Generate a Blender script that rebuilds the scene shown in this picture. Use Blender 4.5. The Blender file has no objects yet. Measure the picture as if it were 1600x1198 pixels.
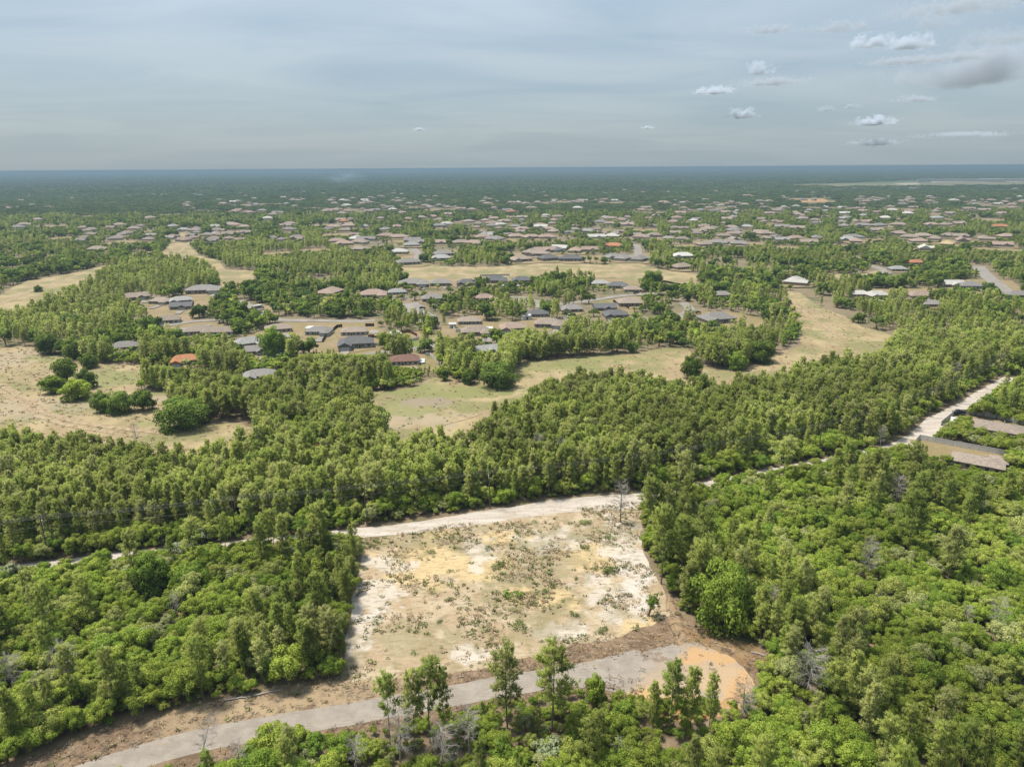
import bpy, bmesh, math, random
import numpy as np
from mathutils import Matrix, Vector
from mathutils.geometry import tessellate_polygon

random.seed(7)
RNG = np.random.default_rng(7)
scene = bpy.context.scene
COL = scene.collection

# ------------------------------------------------------------------ camera
CAM_H, FPX, PITCH, ROLL = 90.0, 1111.0, math.radians(16.87), 0.00625
_F = np.array([0, math.cos(PITCH), -math.sin(PITCH)])
_r0 = np.array([1.0, 0, 0]); _u0 = np.array([0, math.sin(PITCH), math.cos(PITCH)])
_R = _r0 * math.cos(ROLL) - _u0 * math.sin(ROLL)
_U = _u0 * math.cos(ROLL) + _r0 * math.sin(ROLL)
cam_data = bpy.data.cameras.new('camera')
cam_data.sensor_width = 36.0
cam_data.lens = 36.0 * FPX / 1600.0
cam_data.clip_start = 1.0
cam_data.clip_end = 200000.0
cam = bpy.data.objects.new('camera', cam_data)
COL.objects.link(cam)
cam.matrix_world = Matrix(((_R[0], _U[0], -_F[0], 0), (_R[1], _U[1], -_F[1], 0), (_R[2], _U[2], -_F[2], CAM_H), (0, 0, 0, 1)))
scene.camera = cam

# ------------------------------------------------------------------ sky
SUN_EL, SUN_AZ = math.radians(68), math.radians(-68)      # azimuth clockwise from +Y
world = bpy.data.worlds.new('World'); scene.world = world
world.use_nodes = True
wt = world.node_tree; wt.nodes.clear()
def _wn(t, **k):
    n = wt.nodes.new(t)
    for a, b in k.items(): setattr(n, a, b)
    return n
w_out = _wn('ShaderNodeOutputWorld'); w_bg = _wn('ShaderNodeBackground'); w_bg.inputs['Strength'].default_value = 0.1
w_sky = _wn('ShaderNodeTexSky', sky_type='NISHITA'); w_sky.sun_disc = False
w_sky.sun_elevation = SUN_EL; w_sky.sun_rotation = SUN_AZ
w_sky.air_density = 1.0; w_sky.dust_density = 2.0; w_sky.ozone_density = 1.5
w_tc = _wn('ShaderNodeTexCoord'); w_sep = _wn('ShaderNodeSeparateXYZ')
wt.links.new(w_tc.outputs['Generated'], w_sep.inputs[0])
w_zc = _wn('ShaderNodeMath', operation='MAXIMUM'); w_zc.inputs[1].default_value = 0.0
wt.links.new(w_sep.outputs['Z'], w_zc.inputs[0])
w_za = _wn('ShaderNodeMath', operation='ADD'); w_za.inputs[1].default_value = 0.10
wt.links.new(w_zc.outputs[0], w_za.inputs[0])
w_dx = _wn('ShaderNodeMath', operation='DIVIDE'); w_dy = _wn('ShaderNodeMath', operation='DIVIDE')
for d_, o_ in ((w_dx, 'X'), (w_dy, 'Y')):
    wt.links.new(w_sep.outputs[o_], d_.inputs[0]); wt.links.new(w_za.outputs[0], d_.inputs[1])
w_cmb = _wn('ShaderNodeCombineXYZ')
wt.links.new(w_dx.outputs[0], w_cmb.inputs[0]); wt.links.new(w_dy.outputs[0], w_cmb.inputs[1])
w_map = _wn('ShaderNodeMapping'); w_map.inputs['Scale'].default_value = (0.5, 0.8, 1.0); w_map.inputs['Rotation'].default_value = (0, 0, 0.22)
wt.links.new(w_cmb.outputs[0], w_map.inputs['Vector'])
w_n = _wn('ShaderNodeTexNoise'); w_n.inputs['Scale'].default_value = 1.15; w_n.inputs['Detail'].default_value = 7.0; w_n.inputs['Roughness'].default_value = 0.52; w_n.inputs['Distortion'].default_value = 0.6
wt.links.new(w_map.outputs[0], w_n.inputs['Vector'])
w_ramp = _wn('ShaderNodeValToRGB')
w_ramp.color_ramp.elements[0].position = 0.36; w_ramp.color_ramp.elements[0].color = (0.72, 0.94, 1.12, 1)
w_ramp.color_ramp.elements[1].position = 0.62; w_ramp.color_ramp.elements[1].color = (1.00, 1.17, 1.28, 1)
wt.links.new(w_n.outputs['Fac'], w_ramp.inputs[0])
w_hz = _wn('ShaderNodeMapRange'); w_hz.inputs['From Min'].default_value = 0.0; w_hz.inputs['From Max'].default_value = 0.11
w_hz.inputs['To Min'].default_value = 0.8; w_hz.inputs['To Max'].default_value = 0.0
wt.links.new(w_zc.outputs[0], w_hz.inputs['Value'])
w_m1 = _wn('ShaderNodeMixRGB'); w_m1.inputs['Color2'].default_value = (0.86, 1.06, 1.17, 1)
wt.links.new(w_hz.outputs[0], w_m1.inputs['Fac']); wt.links.new(w_ramp.outputs[0], w_m1.inputs['Color1'])
w_m2 = _wn('ShaderNodeMixRGB'); w_m2.inputs['Fac'].default_value = 0.92
wt.links.new(w_sky.outputs[0], w_m2.inputs['Color1']); wt.links.new(w_m1.outputs[0], w_m2.inputs['Color2'])
# thin overcast: brighter towards the zenith, as clouded skies are; steepened for fill light
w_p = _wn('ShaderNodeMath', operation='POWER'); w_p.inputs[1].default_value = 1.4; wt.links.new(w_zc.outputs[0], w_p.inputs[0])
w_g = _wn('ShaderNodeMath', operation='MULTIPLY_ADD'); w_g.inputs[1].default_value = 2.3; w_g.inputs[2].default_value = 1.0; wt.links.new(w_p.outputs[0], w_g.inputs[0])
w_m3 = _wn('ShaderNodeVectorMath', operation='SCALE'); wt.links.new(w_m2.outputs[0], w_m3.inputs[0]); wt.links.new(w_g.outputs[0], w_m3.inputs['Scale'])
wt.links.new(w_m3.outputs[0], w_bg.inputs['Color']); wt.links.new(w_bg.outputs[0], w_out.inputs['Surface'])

# ------------------------------------------------------------------ sun
sun_data = bpy.data.lights.new('sun', 'SUN'); sun_data.energy = 2.35; sun_data.angle = math.radians(9.0); sun_data.color = (1.0, 0.945, 0.86)
sun = bpy.data.objects.new('sun', sun_data); COL.objects.link(sun)
_sd = Vector((math.cos(SUN_EL) * math.sin(SUN_AZ), math.cos(SUN_EL) * math.cos(SUN_AZ), math.sin(SUN_EL)))
sun.rotation_euler = _sd.to_track_quat('Z', 'Y').to_euler()
sun.location = (0, 0, 300)

scene.view_settings.view_transform = 'Standard'
scene.view_settings.look = 'None'
scene.view_settings.exposure = 1.95
scene.view_settings.gamma = 1.0
scene.render.engine = 'CYCLES'
scene.cycles.max_bounces = 8; scene.cycles.diffuse_bounces = 4; scene.cycles.transmission_bounces = 3
scene.cycles.volume_bounces = 2; scene.cycles.glossy_bounces = 2; scene.cycles.transparent_max_bounces = 8
scene.cycles.use_denoising = True
scene.cycles.denoiser = 'OPENIMAGEDENOISE'
scene.cycles.denoising_input_passes = 'RGB_ALBEDO_NORMAL'
scene.cycles.denoising_prefilter = 'ACCURATE'
scene.cycles.sample_clamp_indirect = 4.0

# ------------------------------------------------------------------ helpers
def P(x, y, z=0.0):
    """A point of the photograph (1600 px wide) on the level plane at height z."""
    d = _F + (x - 800) / FPX * _R + (599 - y) / FPX * _U
    return np.array([0, 0, CAM_H]) + d * ((z - CAM_H) / d[2])
def proj(X):
    """World points (N,3) -> pixel x, y and depth."""
    q = np.asarray(X, float) - np.array([0, 0, CAM_H])
    w = q @ _F
    return 800 + FPX * (q @ _R) / w, 599 - FPX * (q @ _U) / w, w
def poly(pts):
    return np.array([P(*p)[:2] for p in pts])
def inside(x, y, pl):
    c = np.zeros(len(x), bool); n = len(pl)
    for i in range(n):
        x0, y0 = pl[i]; x1, y1 = pl[(i + 1) % n]
        if y0 == y1: continue
        m = ((y0 > y) != (y1 > y)) & (x < (x1 - x0) * (y - y0) / (y1 - y0) + x0)
        c ^= m
    return c
def seg_dist(x, y, line):
    d = np.full(len(x), 1e9)
    for (x0, y0), (x1, y1) in zip(line[:-1], line[1:]):
        dx, dy = x1 - x0, y1 - y0; L = dx * dx + dy * dy + 1e-9
        t = np.clip(((x - x0) * dx + (y - y0) * dy) / L, 0, 1)
        d = np.minimum(d, np.hypot(x - x0 - t * dx, y - y0 - t * dy))
    return d
def _hash(ix, iy, s):
    h = (ix * 374761393 + iy * 668265263 + s * 974634777) & 0xffffffff
    h = ((h ^ (h >> 13)) * 1274126177) & 0xffffffff
    return ((h ^ (h >> 16)) & 0xffff) / 65535.0
def vnoise(x, y, scale, s=0):
    x = np.asarray(x) / scale; y = np.asarray(y) / scale
    ix = np.floor(x).astype(np.int64); iy = np.floor(y).astype(np.int64)
    fx = x - ix; fy = y - iy; fx = fx * fx * (3 - 2 * fx); fy = fy * fy * (3 - 2 * fy)
    a = _hash(ix, iy, s); b = _hash(ix + 1, iy, s); c = _hash(ix, iy + 1, s); d = _hash(ix + 1, iy + 1, s)
    return (a * (1 - fx) + b * fx) * (1 - fy) + (c * (1 - fx) + d * fx) * fy
def fbm(x, y, scale, s=0):
    return (vnoise(x, y, scale, s) * 4 + vnoise(x, y, scale / 2, s + 1) * 2 + vnoise(x, y, scale / 4, s + 2)) / 7

def link(o, parent=None):
    COL.objects.link(o)
    if parent is not None: o.parent = parent
    return o
def tag(o, label=None, cat=None, group=None, kind=None):
    if label: o['label'] = label
    if cat: o['category'] = cat
    if group: o['group'] = group
    if kind: o['kind'] = kind
    return o
def empty(name, loc=(0, 0, 0), rz=0.0, s=1.0):
    o = bpy.data.objects.new(name, None); o.empty_display_size = 0.5
    o.location = loc; o.rotation_euler = (0, 0, rz); o.scale = (s, s, s) if not hasattr(s, '__len__') else s
    return link(o)

class MB:
    """Collects boxes, prisms and tubes into one mesh."""
    def __init__(self): self.v = []; self.f = []; self.m = []
    def add(self, v, f, mi=0):
        b = len(self.v); self.v += [tuple(p) for p in v]
        self.f += [tuple(i + b for i in q) for q in f]; self.m += [mi] * len(f); return self
    def box(self, x0, y0, z0, x1, y1, z1, mi=0):
        v = [(x0, y0, z0), (x1, y0, z0), (x1, y1, z0), (x0, y1, z0), (x0, y0, z1), (x1, y0, z1), (x1, y1, z1), (x0, y1, z1)]
        return self.add(v, [(0, 3, 2, 1), (4, 5, 6, 7), (0, 1, 5, 4), (1, 2, 6, 5), (2, 3, 7, 6), (3, 0, 4, 7)], mi)
    def tube(self, pts, rad, n=5, mi=0):
        pts = [np.array(p, float) for p in pts]; rings = []
        for i, p in enumerate(pts):
            t = pts[min(i + 1, len(pts) - 1)] - pts[max(i - 1, 0)]; t = t / (np.linalg.norm(t) + 1e-9)
            a = np.cross(t, (0, 0, 1) if abs(t[2]) < 0.9 else (1, 0, 0)); a /= np.linalg.norm(a); b = np.cross(t, a)
            r = rad[i] if hasattr(rad, '__len__') else rad
            rings.append([p + r * (a * math.cos(2 * math.pi * k / n) + b * math.sin(2 * math.pi * k / n)) for k in range(n)])
        v = [q for ring in rings for q in ring]; f = []
        for i in range(len(pts) - 1):
            for k in range(n):
                f.append((i * n + k, i * n + (k + 1) % n, (i + 1) * n + (k + 1) % n, (i + 1) * n + k))
        f.append(tuple(range(n - 1, -1, -1))); f.append(tuple((len(pts) - 1) * n + k for k in range(n)))
        return self.add(v, f, mi)
    def mesh(self, name, mats):
        me = bpy.data.meshes.new(name); me.from_pydata(self.v, [], self.f)
        for m in (mats if isinstance(mats, (list, tuple)) else [mats]): me.materials.append(m)
        if any(self.m): me.polygons.foreach_set('material_index', self.m)
        me.update(); return me
    def build(self, name, mats, parent=None):
        return link(bpy.data.objects.new(name, self.mesh(name, mats)), parent)

# ------------------------------------------------------------------ materials
class NT:
    def __init__(self, name):
        self.m = bpy.data.materials.new(name); self.m.use_nodes = True
        self.t = self.m.node_tree; self.t.nodes.clear()
        self.out = self.t.nodes.new('ShaderNodeOutputMaterial')
        self._pos = None
    def n(self, t, **k):
        n = self.t.nodes.new(t)
        for a, b in k.items(): setattr(n, a, b)
        return n
    def l(self, a, b): self.t.links.new(a, b)
    def pos(self):
        if self._pos is None: self._pos = self.n('ShaderNodeNewGeometry').outputs['Position']
        return self._pos
    def noise(self, scale, detail=4.0, rough=0.55, vec=None, dist=0.0, stretch=None, rot=0.0):
        n = self.n('ShaderNodeTexNoise'); n.inputs['Scale'].default_value = scale; n.inputs['Detail'].default_value = detail
        n.inputs['Roughness'].default_value = rough; n.inputs['Distortion'].default_value = dist
        v = vec or self.pos()
        if stretch:
            mp = self.n('ShaderNodeMapping'); mp.inputs['Scale'].default_value = stretch; mp.inputs['Rotation'].default_value = (0, 0, rot)
            self.l(v, mp.inputs['Vector']); v = mp.outputs[0]
        self.l(v, n.inputs['Vector']); return n.outputs['Fac']
    def rng(self, v, a, b, c=0.0, d=1.0, smooth=True):
        n = self.n('ShaderNodeMapRange'); n.interpolation_type = 'SMOOTHSTEP' if smooth else 'LINEAR'
        n.inputs['From Min'].default_value = a; n.inputs['From Max'].default_value = b
        n.inputs['To Min'].default_value = c; n.inputs['To Max'].default_value = d
        self.l(v, n.inputs['Value']); return n.outputs[0]
    def math(self, op, a, b):
        n = self.n('ShaderNodeMath', operation=op)
        for i, q in enumerate((a, b)):
            if isinstance(q, (int, float)): n.inputs[i].default_value = q
            else: self.l(q, n.inputs[i])
        return n.outputs[0]
    def mix(self, fac, a, b, mode='MIX'):
        n = self.n('ShaderNodeMixRGB', blend_type=mode)
        for i, q in zip((0, 1, 2), (fac, a, b)):
            if isinstance(q, (int, float)): n.inputs[i].default_value = q
            elif isinstance(q, tuple): n.inputs[i].default_value = (*q[:3], 1)
            else: self.l(q, n.inputs[i])
        return n.outputs[0]
    def ramp(self, v, stops):
        n = self.n('ShaderNodeValToRGB'); e = n.color_ramp.elements
        while len(e) < len(stops): e.new(0.5)
        for el, (p, c) in zip(e, stops): el.position = p; el.color = (*c, 1)
        self.l(v, n.inputs[0]); return n.outputs[0]
    def spot(self, px, py, rx, ry, warp=0.5, ang=0.0, wscale=0.12, soft=0.5):
        """A patch with an uneven edge around one place on the ground."""
        c = P(px, py)
        nz = self.n('ShaderNodeTexNoise'); nz.inputs['Scale'].default_value = wscale; nz.inputs['Detail'].default_value = 6
        self.l(self.pos(), nz.inputs['Vector'])
        mp = self.n('ShaderNodeMapping', vector_type='TEXTURE')
        mp.inputs['Location'].default_value = (c[0], c[1], 0); mp.inputs['Rotation'].default_value = (0, 0, ang); mp.inputs['Scale'].default_value = (rx, ry, 1e6)
        self.l(self.pos(), mp.inputs['Vector'])
        ln = self.n('ShaderNodeVectorMath', operation='LENGTH'); self.l(mp.outputs[0], ln.inputs[0])
        w = self.math('MULTIPLY', self.math('SUBTRACT', nz.outputs['Fac'], 0.5), warp * 4)
        return self.rng(self.math('ADD', ln.outputs['Value'], w), 1.0 + soft * 0.5, 1.0 - soft * 0.5)
    def finish(self, col, rough=0.9, bump=None, bstr=0.3, bdist=0.1, spec=0.2, k=1.0):
        b = self.n('ShaderNodeBsdfPrincipled'); b.inputs['Roughness'].default_value = rough; b.inputs['Specular IOR Level'].default_value = spec
        if isinstance(col, tuple): b.inputs['Base Color'].default_value = (*[q * 0.41 * k for q in col], 1)
        else: self.l(self.mix(1.0, col, (0.36 * k, 0.348 * k, 0.328 * k), 'MULTIPLY'), b.inputs['Base Color'])
        if bump is not None:
            bn = self.n('ShaderNodeBump'); bn.inputs['Strength'].default_value = bstr; bn.inputs['Distance'].default_value = bdist
            self.l(bump, bn.inputs['Height']); self.l(bn.outputs[0], b.inputs['Normal'])
        self.l(b.outputs[0], self.out.inputs['Surface']); return self.m

def leaf_mat(name, stops, transl=0.48, patch=0.25):
    t = NT(name)
    oi = t.n('ShaderNodeObjectInfo')
    col = t.ramp(oi.outputs['Random'], stops)
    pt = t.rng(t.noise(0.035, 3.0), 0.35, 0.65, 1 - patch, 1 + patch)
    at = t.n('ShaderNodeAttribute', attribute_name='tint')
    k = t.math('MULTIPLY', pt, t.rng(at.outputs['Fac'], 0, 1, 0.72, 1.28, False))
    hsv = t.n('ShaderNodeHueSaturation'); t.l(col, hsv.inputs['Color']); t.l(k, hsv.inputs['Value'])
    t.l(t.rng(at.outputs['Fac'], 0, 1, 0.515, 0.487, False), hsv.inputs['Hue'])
    d = t.n('ShaderNodeBsdfDiffuse'); tr = t.n('ShaderNodeBsdfTranslucent'); mx = t.n('ShaderNodeMixShader')
    t.l(hsv.outputs[0], d.inputs['Color']); t.l(hsv.outputs[0], tr.inputs['Color']); mx.inputs[0].default_value = transl
    t.l(d.outputs[0], mx.inputs[1]); t.l(tr.outputs[0], mx.inputs[2])
    t.l(mx.outputs[0], t.out.inputs['Surface']); return t.m

M = {}
M['pine'] = leaf_mat('pine_needles', [(0.0, (0.198, 0.252, 0.058)), (0.35, (0.246, 0.290, 0.066)), (0.7, (0.270, 0.302, 0.082)), (1.0, (0.298, 0.314, 0.115))], 0.54)
M['oak'] = leaf_mat('oak_leaves', [(0.0, (0.145, 0.214, 0.036)), (0.3, (0.208, 0.272, 0.042)), (0.65, (0.248, 0.294, 0.052)), (0.88, (0.272, 0.302, 0.074)), (1.0, (0.290, 0.306, 0.135))])
M['live'] = leaf_mat('live_oak_leaves', [(0.0, (0.095, 0.140, 0.034)), (0.5, (0.125, 0.175, 0.036)), (1.0, (0.150, 0.205, 0.040))])
M['far'] = leaf_mat('distant_leaves', [(0.0, (0.070, 0.105, 0.036)), (0.5, (0.095, 0.130, 0.040)), (1.0, (0.125, 0.160, 0.050))], 0.42, 0.35)
M['pale'] = leaf_mat('pale_lichen_scrub', [(0.0, (0.17, 0.195, 0.10)), (1.0, (0.225, 0.24, 0.14))], 0.2)
M['brown'] = leaf_mat('brown_needles', [(0.0, (0.30, 0.13, 0.055)), (1.0, (0.33, 0.15, 0.06))], 0.2)
t = NT('bark'); M['bark'] = t.finish(t.mix(t.noise(2.0), (0.22, 0.18, 0.14), (0.46, 0.39, 0.32)), 0.95)
t = NT('grey_dead_wood'); M['dead'] = t.finish(t.mix(t.noise(1.2), (0.30, 0.27, 0.245), (0.50, 0.47, 0.44)), 0.95, k=1.5)

# forest floor and, beyond the trees that are built, the closed canopy of the plain
t = NT('forest_floor')
c = t.mix(t.rng(t.noise(0.25, 6), 0.35, 0.65), (0.27, 0.20, 0.125), (0.42, 0.32, 0.21))
c = t.mix(t.rng(t.noise(0.06, 5), 0.52, 0.66), c, (0.22, 0.20, 0.09)); c = t.mix(t.math('MULTIPLY', t.rng(t.noise(1.3, 6, 0.7), 0.5, 0.68), 0.6), c, (0.17, 0.125, 0.075)); c = t.mix(t.math('MULTIPLY', t.rng(t.noise(1.0, 6, 0.7), 0.56, 0.70), 0.6), c, (0.56, 0.44, 0.30))
sub = t.mix(t.rng(t.noise(0.02, 6), 0.4, 0.62), (0.29, 0.24, 0.14), (0.36, 0.28, 0.19))
sub = t.mix(t.rng(t.noise(0.05, 5), 0.5, 0.62), sub, (0.19, 0.19, 0.085))
can = t.mix(t.rng(t.noise(0.006, 8, 0.7), 0.35, 0.65), (0.12, 0.17, 0.075), (0.20, 0.26, 0.11))
sp = t.n('ShaderNodeSeparateXYZ'); t.l(t.pos(), sp.inputs[0])
yy = t.math('ADD', sp.outputs['Y'], t.math('MULTIPLY', t.noise(0.004, 4), 120.0))
c = t.mix(t.rng(yy, 330, 420), c, sub)
yy2 = t.math('ADD', sp.outputs['Y'], t.math('MULTIPLY', t.noise(0.002, 5), 2500.0))
c = t.mix(t.rng(yy2, 3200, 4300), c, can)
M['floor'] = t.finish(c, 0.95)

t = NT('dry_fairway')
c = t.mix(t.rng(t.noise(0.09, 7, 0.62, stretch=(1, 0.45, 1), rot=0.5), 0.36, 0.64), (0.44, 0.34, 0.19), (0.60, 0.485, 0.275))
c = t.mix(t.rng(t.noise(0.035, 5), 0.47, 0.60), c, (0.33, 0.315, 0.135))
c = t.mix(t.math('MULTIPLY', t.rng(t.noise(0.022, 5, dist=0.5), 0.55, 0.68), 0.6), c, (0.40, 0.30, 0.19))
c = t.mix(t.math('MULTIPLY', t.rng(t.noise(0.6, 4), 0.50, 0.72), 0.7), c, (0.56, 0.455, 0.29))
for sx in ((640, 655, 20, 8), (260, 622, 8, 5), (20, 560, 14, 20), (20, 640, 26, 14)):
    c = t.mix(t.math('MULTIPLY', t.spot(*sx, warp=0.9, wscale=0.15), 0.55), c, (0.55, 0.46, 0.34))
for sx in ((690, 612, 30, 9), (760, 612, 16, 6), (860, 573, 28, 9), (640, 640, 16, 9), (950, 560, 16, 6), (80, 556, 10, 12), (290, 660, 20, 5), (200, 590, 16, 12)):
    c = t.mix(t.math('MULTIPLY', t.spot(*sx, warp=0.9, wscale=0.12), 0.65), c, (0.31, 0.34, 0.12))
sx = t.spot(665, 628, 11, 6, warp=1.0, wscale=0.25); c = t.mix(t.math('MULTIPLY', sx, 0.8), c, (0.42, 0.35, 0.27))
M['field'] = t.finish(c, 0.95, t.noise(1.5, 5), 0.5, 0.3)

t = NT('cleared_sandy_lot')
fine = t.noise(1.1, 7, 0.7)
streak = t.noise(0.7, 6, 0.68, stretch=(0.5, 1.6, 1), rot=-0.7)
c = t.mix(t.rng(t.noise(0.16, 7, 0.65), 0.36, 0.64), (0.60, 0.455, 0.29), (0.78, 0.645, 0.46))
for s_ in ((695, 880, 15, 8), (690, 835, 6, 2.5), (800, 842, 5, 3), (930, 870, 6, 9), (840, 935, 7, 5), (640, 900, 6, 5), (1000, 985, 7, 4)):
    c = t.mix(t.math('MULTIPLY', t.spot(*s_, warp=0.9), 0.85), c, (0.88, 0.68, 0.37))
for s_ in ((580, 935, 6, 7), (727, 1022, 4.2, 2.6), (865, 845, 9, 5), (600, 880, 6, 4), (975, 850, 6, 13), (965, 930, 7, 9), (880, 985, 5, 3), (560, 985, 3, 8), (990, 900, 4, 9), (745, 860, 4, 7)):
    c = t.mix(t.math('MULTIPLY', t.spot(*s_, warp=1.1, wscale=0.2), 0.62), c, (0.92, 0.86, 0.79))
c = t.mix(t.math('MULTIPLY', t.rng(t.noise(0.11, 7, 0.66, dist=0.6), 0.51, 0.64), 0.5), c, (0.36, 0.31, 0.16))
for s_ in ((660, 845, 18, 5), (850, 880, 10, 14), (850, 970, 9, 7), (790, 935, 5, 6), (930, 830, 12, 5), (640, 1000, 8, 6)):
    c = t.mix(t.math('MULTIPLY', t.spot(*s_, warp=1.2, wscale=0.25, soft=1.0), 0.5), c, (0.33, 0.30, 0.145))
c = t.mix(t.math('MULTIPLY', t.rng(streak, 0.50, 0.64), 0.55), c, (0.30, 0.215, 0.125))
c = t.mix(t.math('MULTIPLY', t.rng(fine, 0.55, 0.68), 0.5), c, (0.70, 0.62, 0.48))
c = t.mix(t.math('MULTIPLY', t.rng(t.noise(2.6, 4, 0.7), 0.60, 0.70), 0.6), c, (0.15, 0.125, 0.06))
M['lot'] = t.finish(c, 0.95, fine, 0.7, 0.35)

t = NT('brown_verge')
c = t.mix(t.rng(t.noise(0.22, 7, 0.65), 0.38, 0.62), (0.22, 0.145, 0.092), (0.37, 0.26, 0.17))
c = t.mix(t.math('MULTIPLY', t.rng(t.noise(1.3, 7, 0.72), 0.52, 0.66), 0.75), c, (0.56, 0.44, 0.29))
c = t.mix(t.math('MULTIPLY', t.rng(t.noise(0.9, 6, 0.7), 0.56, 0.68), 0.6), c, (0.11, 0.085, 0.05))
for s_ in ((520, 1080, 14, 5), (430, 1100, 12, 4), (330, 1120, 9, 4), (1145, 1005, 5, 3), (1160, 1010, 4, 2), (600, 1055, 9, 3)):
    c = t.mix(t.math('MULTIPLY', t.spot(*s_, warp=1.2, wscale=0.3), 0.5), c, (0.60, 0.46, 0.29))
for s_ in ((1110, 1000, 7, 3), (1180, 1030, 4, 5)):
    c = t.mix(t.math('MULTIPLY', t.spot(*s_, warp=1.2, wscale=0.3), 0.6), c, (0.40, 0.25, 0.11))
for s_ in ((1045, 955, 0.7, 10), (1052, 955, 0.7, 10)):
    c = t.mix(t.math('MULTIPLY', t.spot(*s_, warp=0.5, wscale=0.5), 0.7), c, (0.55, 0.40, 0.25))
M['verge'] = t.finish(c, 0.95, t.noise(1.5, 7, 0.7), 0.6, 0.3)

t = NT('old_asphalt')
c = t.mix(t.rng(t.noise(0.35, 6), 0.35, 0.65), (0.43, 0.385, 0.34), (0.53, 0.475, 0.42))
c = t.mix(t.math('MULTIPLY', t.rng(t.noise(2.2, 5, stretch=(0.2, 2.0, 1), rot=-0.24), 0.55, 0.7), 0.5), c, (0.24, 0.215, 0.19))
c = t.mix(t.math('MULTIPLY', t.rng(t.noise(0.5, 6, stretch=(0.25, 1.5, 1), rot=-0.24), 0.57, 0.68), 0.55), c, (0.47, 0.40, 0.31))
for s_ in ((1110, 1055, 8.5, 6.5), (1150, 1080, 7, 6), (1040, 1090, 8, 3), (1000, 1090, 7, 1.6)):
    c = t.mix(t.math('MULTIPLY', t.spot(*s_, warp=0.8, wscale=0.14, soft=1.0), 0.68), c, (0.74, 0.54, 0.34))
for s_ in ((1105, 1025, 4.5, 2.2), (1165, 1085, 4, 5), (1010, 1092, 9, 1.6)):
    c = t.mix(t.math('MULTIPLY', t.spot(*s_, warp=1.0, wscale=0.25, soft=1.0), 0.8), c, (0.80, 0.50, 0.24))
for s_ in ((1015, 1022, 2.2, 0.6), (1028, 1030, 2.4, 0.6), (1020, 1015, 1.5, 0.5)):
    c = t.mix(t.math('MULTIPLY', t.spot(*s_, warp=1.8, wscale=0.9), 0.5), c, (0.22, 0.14, 0.10))
c = t.mix(t.math('MULTIPLY', t.rng(t.noise(3.2, 6, 0.75), 0.50, 0.66), 0.45), c, (0.56, 0.46, 0.36))
c = t.mix(t.math('MULTIPLY', t.rng(t.noise(2.0, 6, 0.75), 0.54, 0.68), 0.40), c, (0.25, 0.205, 0.165))
vo = t.n('ShaderNodeTexVoronoi', feature='DISTANCE_TO_EDGE'); vo.inputs['Scale'].default_value = 0.28; t.l(t.pos(), vo.inputs['Vector'])
c = t.mix(t.math('MULTIPLY', t.rng(vo.outputs['Distance'], 0.022, 0.006), 0.10), c, (0.16, 0.13, 0.105))
M['asphalt'] = t.finish(c, 0.95, t.noise(2.5, 7, 0.7), 0.5, 0.12, spec=0.05)
t = NT('orange_sand')
c = t.mix(t.rng(t.noise(0.5, 6), 0.35, 0.65), (0.60, 0.33, 0.13), (0.66, 0.46, 0.25)); M['orange'] = t.finish(c, 0.95, t.noise(1.5, 6), 0.5, 0.2)
t = NT('white_sand_track')
c = t.mix(t.rng(t.noise(0.3, 6, 0.6, stretch=(0.3, 1.4, 1), rot=-0.3), 0.35, 0.65), (0.64, 0.56, 0.47), (0.84, 0.775, 0.70))
c = t.mix(t.math('MULTIPLY', t.rng(t.noise(0.8, 6, 0.7), 0.54, 0.66), 0.55), c, (0.34, 0.26, 0.18))
M['track'] = t.finish(c, 0.95, t.noise(1.5, 6), 0.5, 0.2)
t = NT('street_paving')
c = t.mix(t.rng(t.noise(0.15, 5), 0.35, 0.65), (0.36, 0.33, 0.30), (0.46, 0.425, 0.385)); M['street'] = t.finish(c, 0.9)
t = NT('yard_grass')
c = t.mix(t.rng(t.noise(0.07, 6), 0.36, 0.62), (0.44, 0.33, 0.20), (0.36, 0.29, 0.135))
c = t.mix(t.rng(t.noise(0.04, 4), 0.55, 0.68), c, (0.25, 0.25, 0.085)); c = t.mix(t.math('MULTIPLY', t.rng(t.noise(0.5, 5), 0.54, 0.68), 0.6), c, (0.52, 0.43, 0.31))
M['yard'] = t.finish(c, 0.95)
t = NT('watered_lawn'); M['lawn'] = t.finish(t.mix(t.rng(t.noise(0.25, 5), 0.4, 0.65), (0.20, 0.30, 0.05), (0.33, 0.34, 0.10)), 0.95)
t = NT('bare_construction_sand'); M['bare'] = t.finish(t.mix(t.rng(t.noise(0.02, 5), 0.4, 0.65), (0.60, 0.50, 0.38), (0.68, 0.62, 0.54)), 0.95)
t = NT('distant_pasture'); M['pasture'] = t.finish(t.mix(t.rng(t.noise(0.004, 5), 0.4, 0.65), (0.27, 0.27, 0.13), (0.36, 0.32, 0.18)), 0.95)
def obj_colour(name, nscale=1.2, amp=0.18, rough=0.85):
    t = NT(name); oi = t.n('ShaderNodeObjectInfo')
    hs = t.n('ShaderNodeHueSaturation'); t.l(oi.outputs['Color'], hs.inputs['Color'])
    t.l(t.rng(t.noise(nscale, 5), 0.3, 0.7, 1 - amp, 1 + amp), hs.inputs['Value'])
    return t.finish(hs.outputs[0], rough, k=1.45 if 'stucco' in name else 1.2)
M['roof'] = obj_colour('roof_shingles'); M['wall'] = obj_colour('stucco', 0.6, 0.06); M['paint'] = obj_colour('painted', 2.0, 0.08, 0.5)
t = NT('window_glass'); M['glass'] = t.finish((0.045, 0.055, 0.065), 0.12, spec=0.5)
t = NT('white_trim'); M['white'] = t.finish(t.mix(t.noise(1.5), (0.70, 0.70, 0.68), (0.80, 0.80, 0.78)), 0.6, k=1.25)
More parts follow.
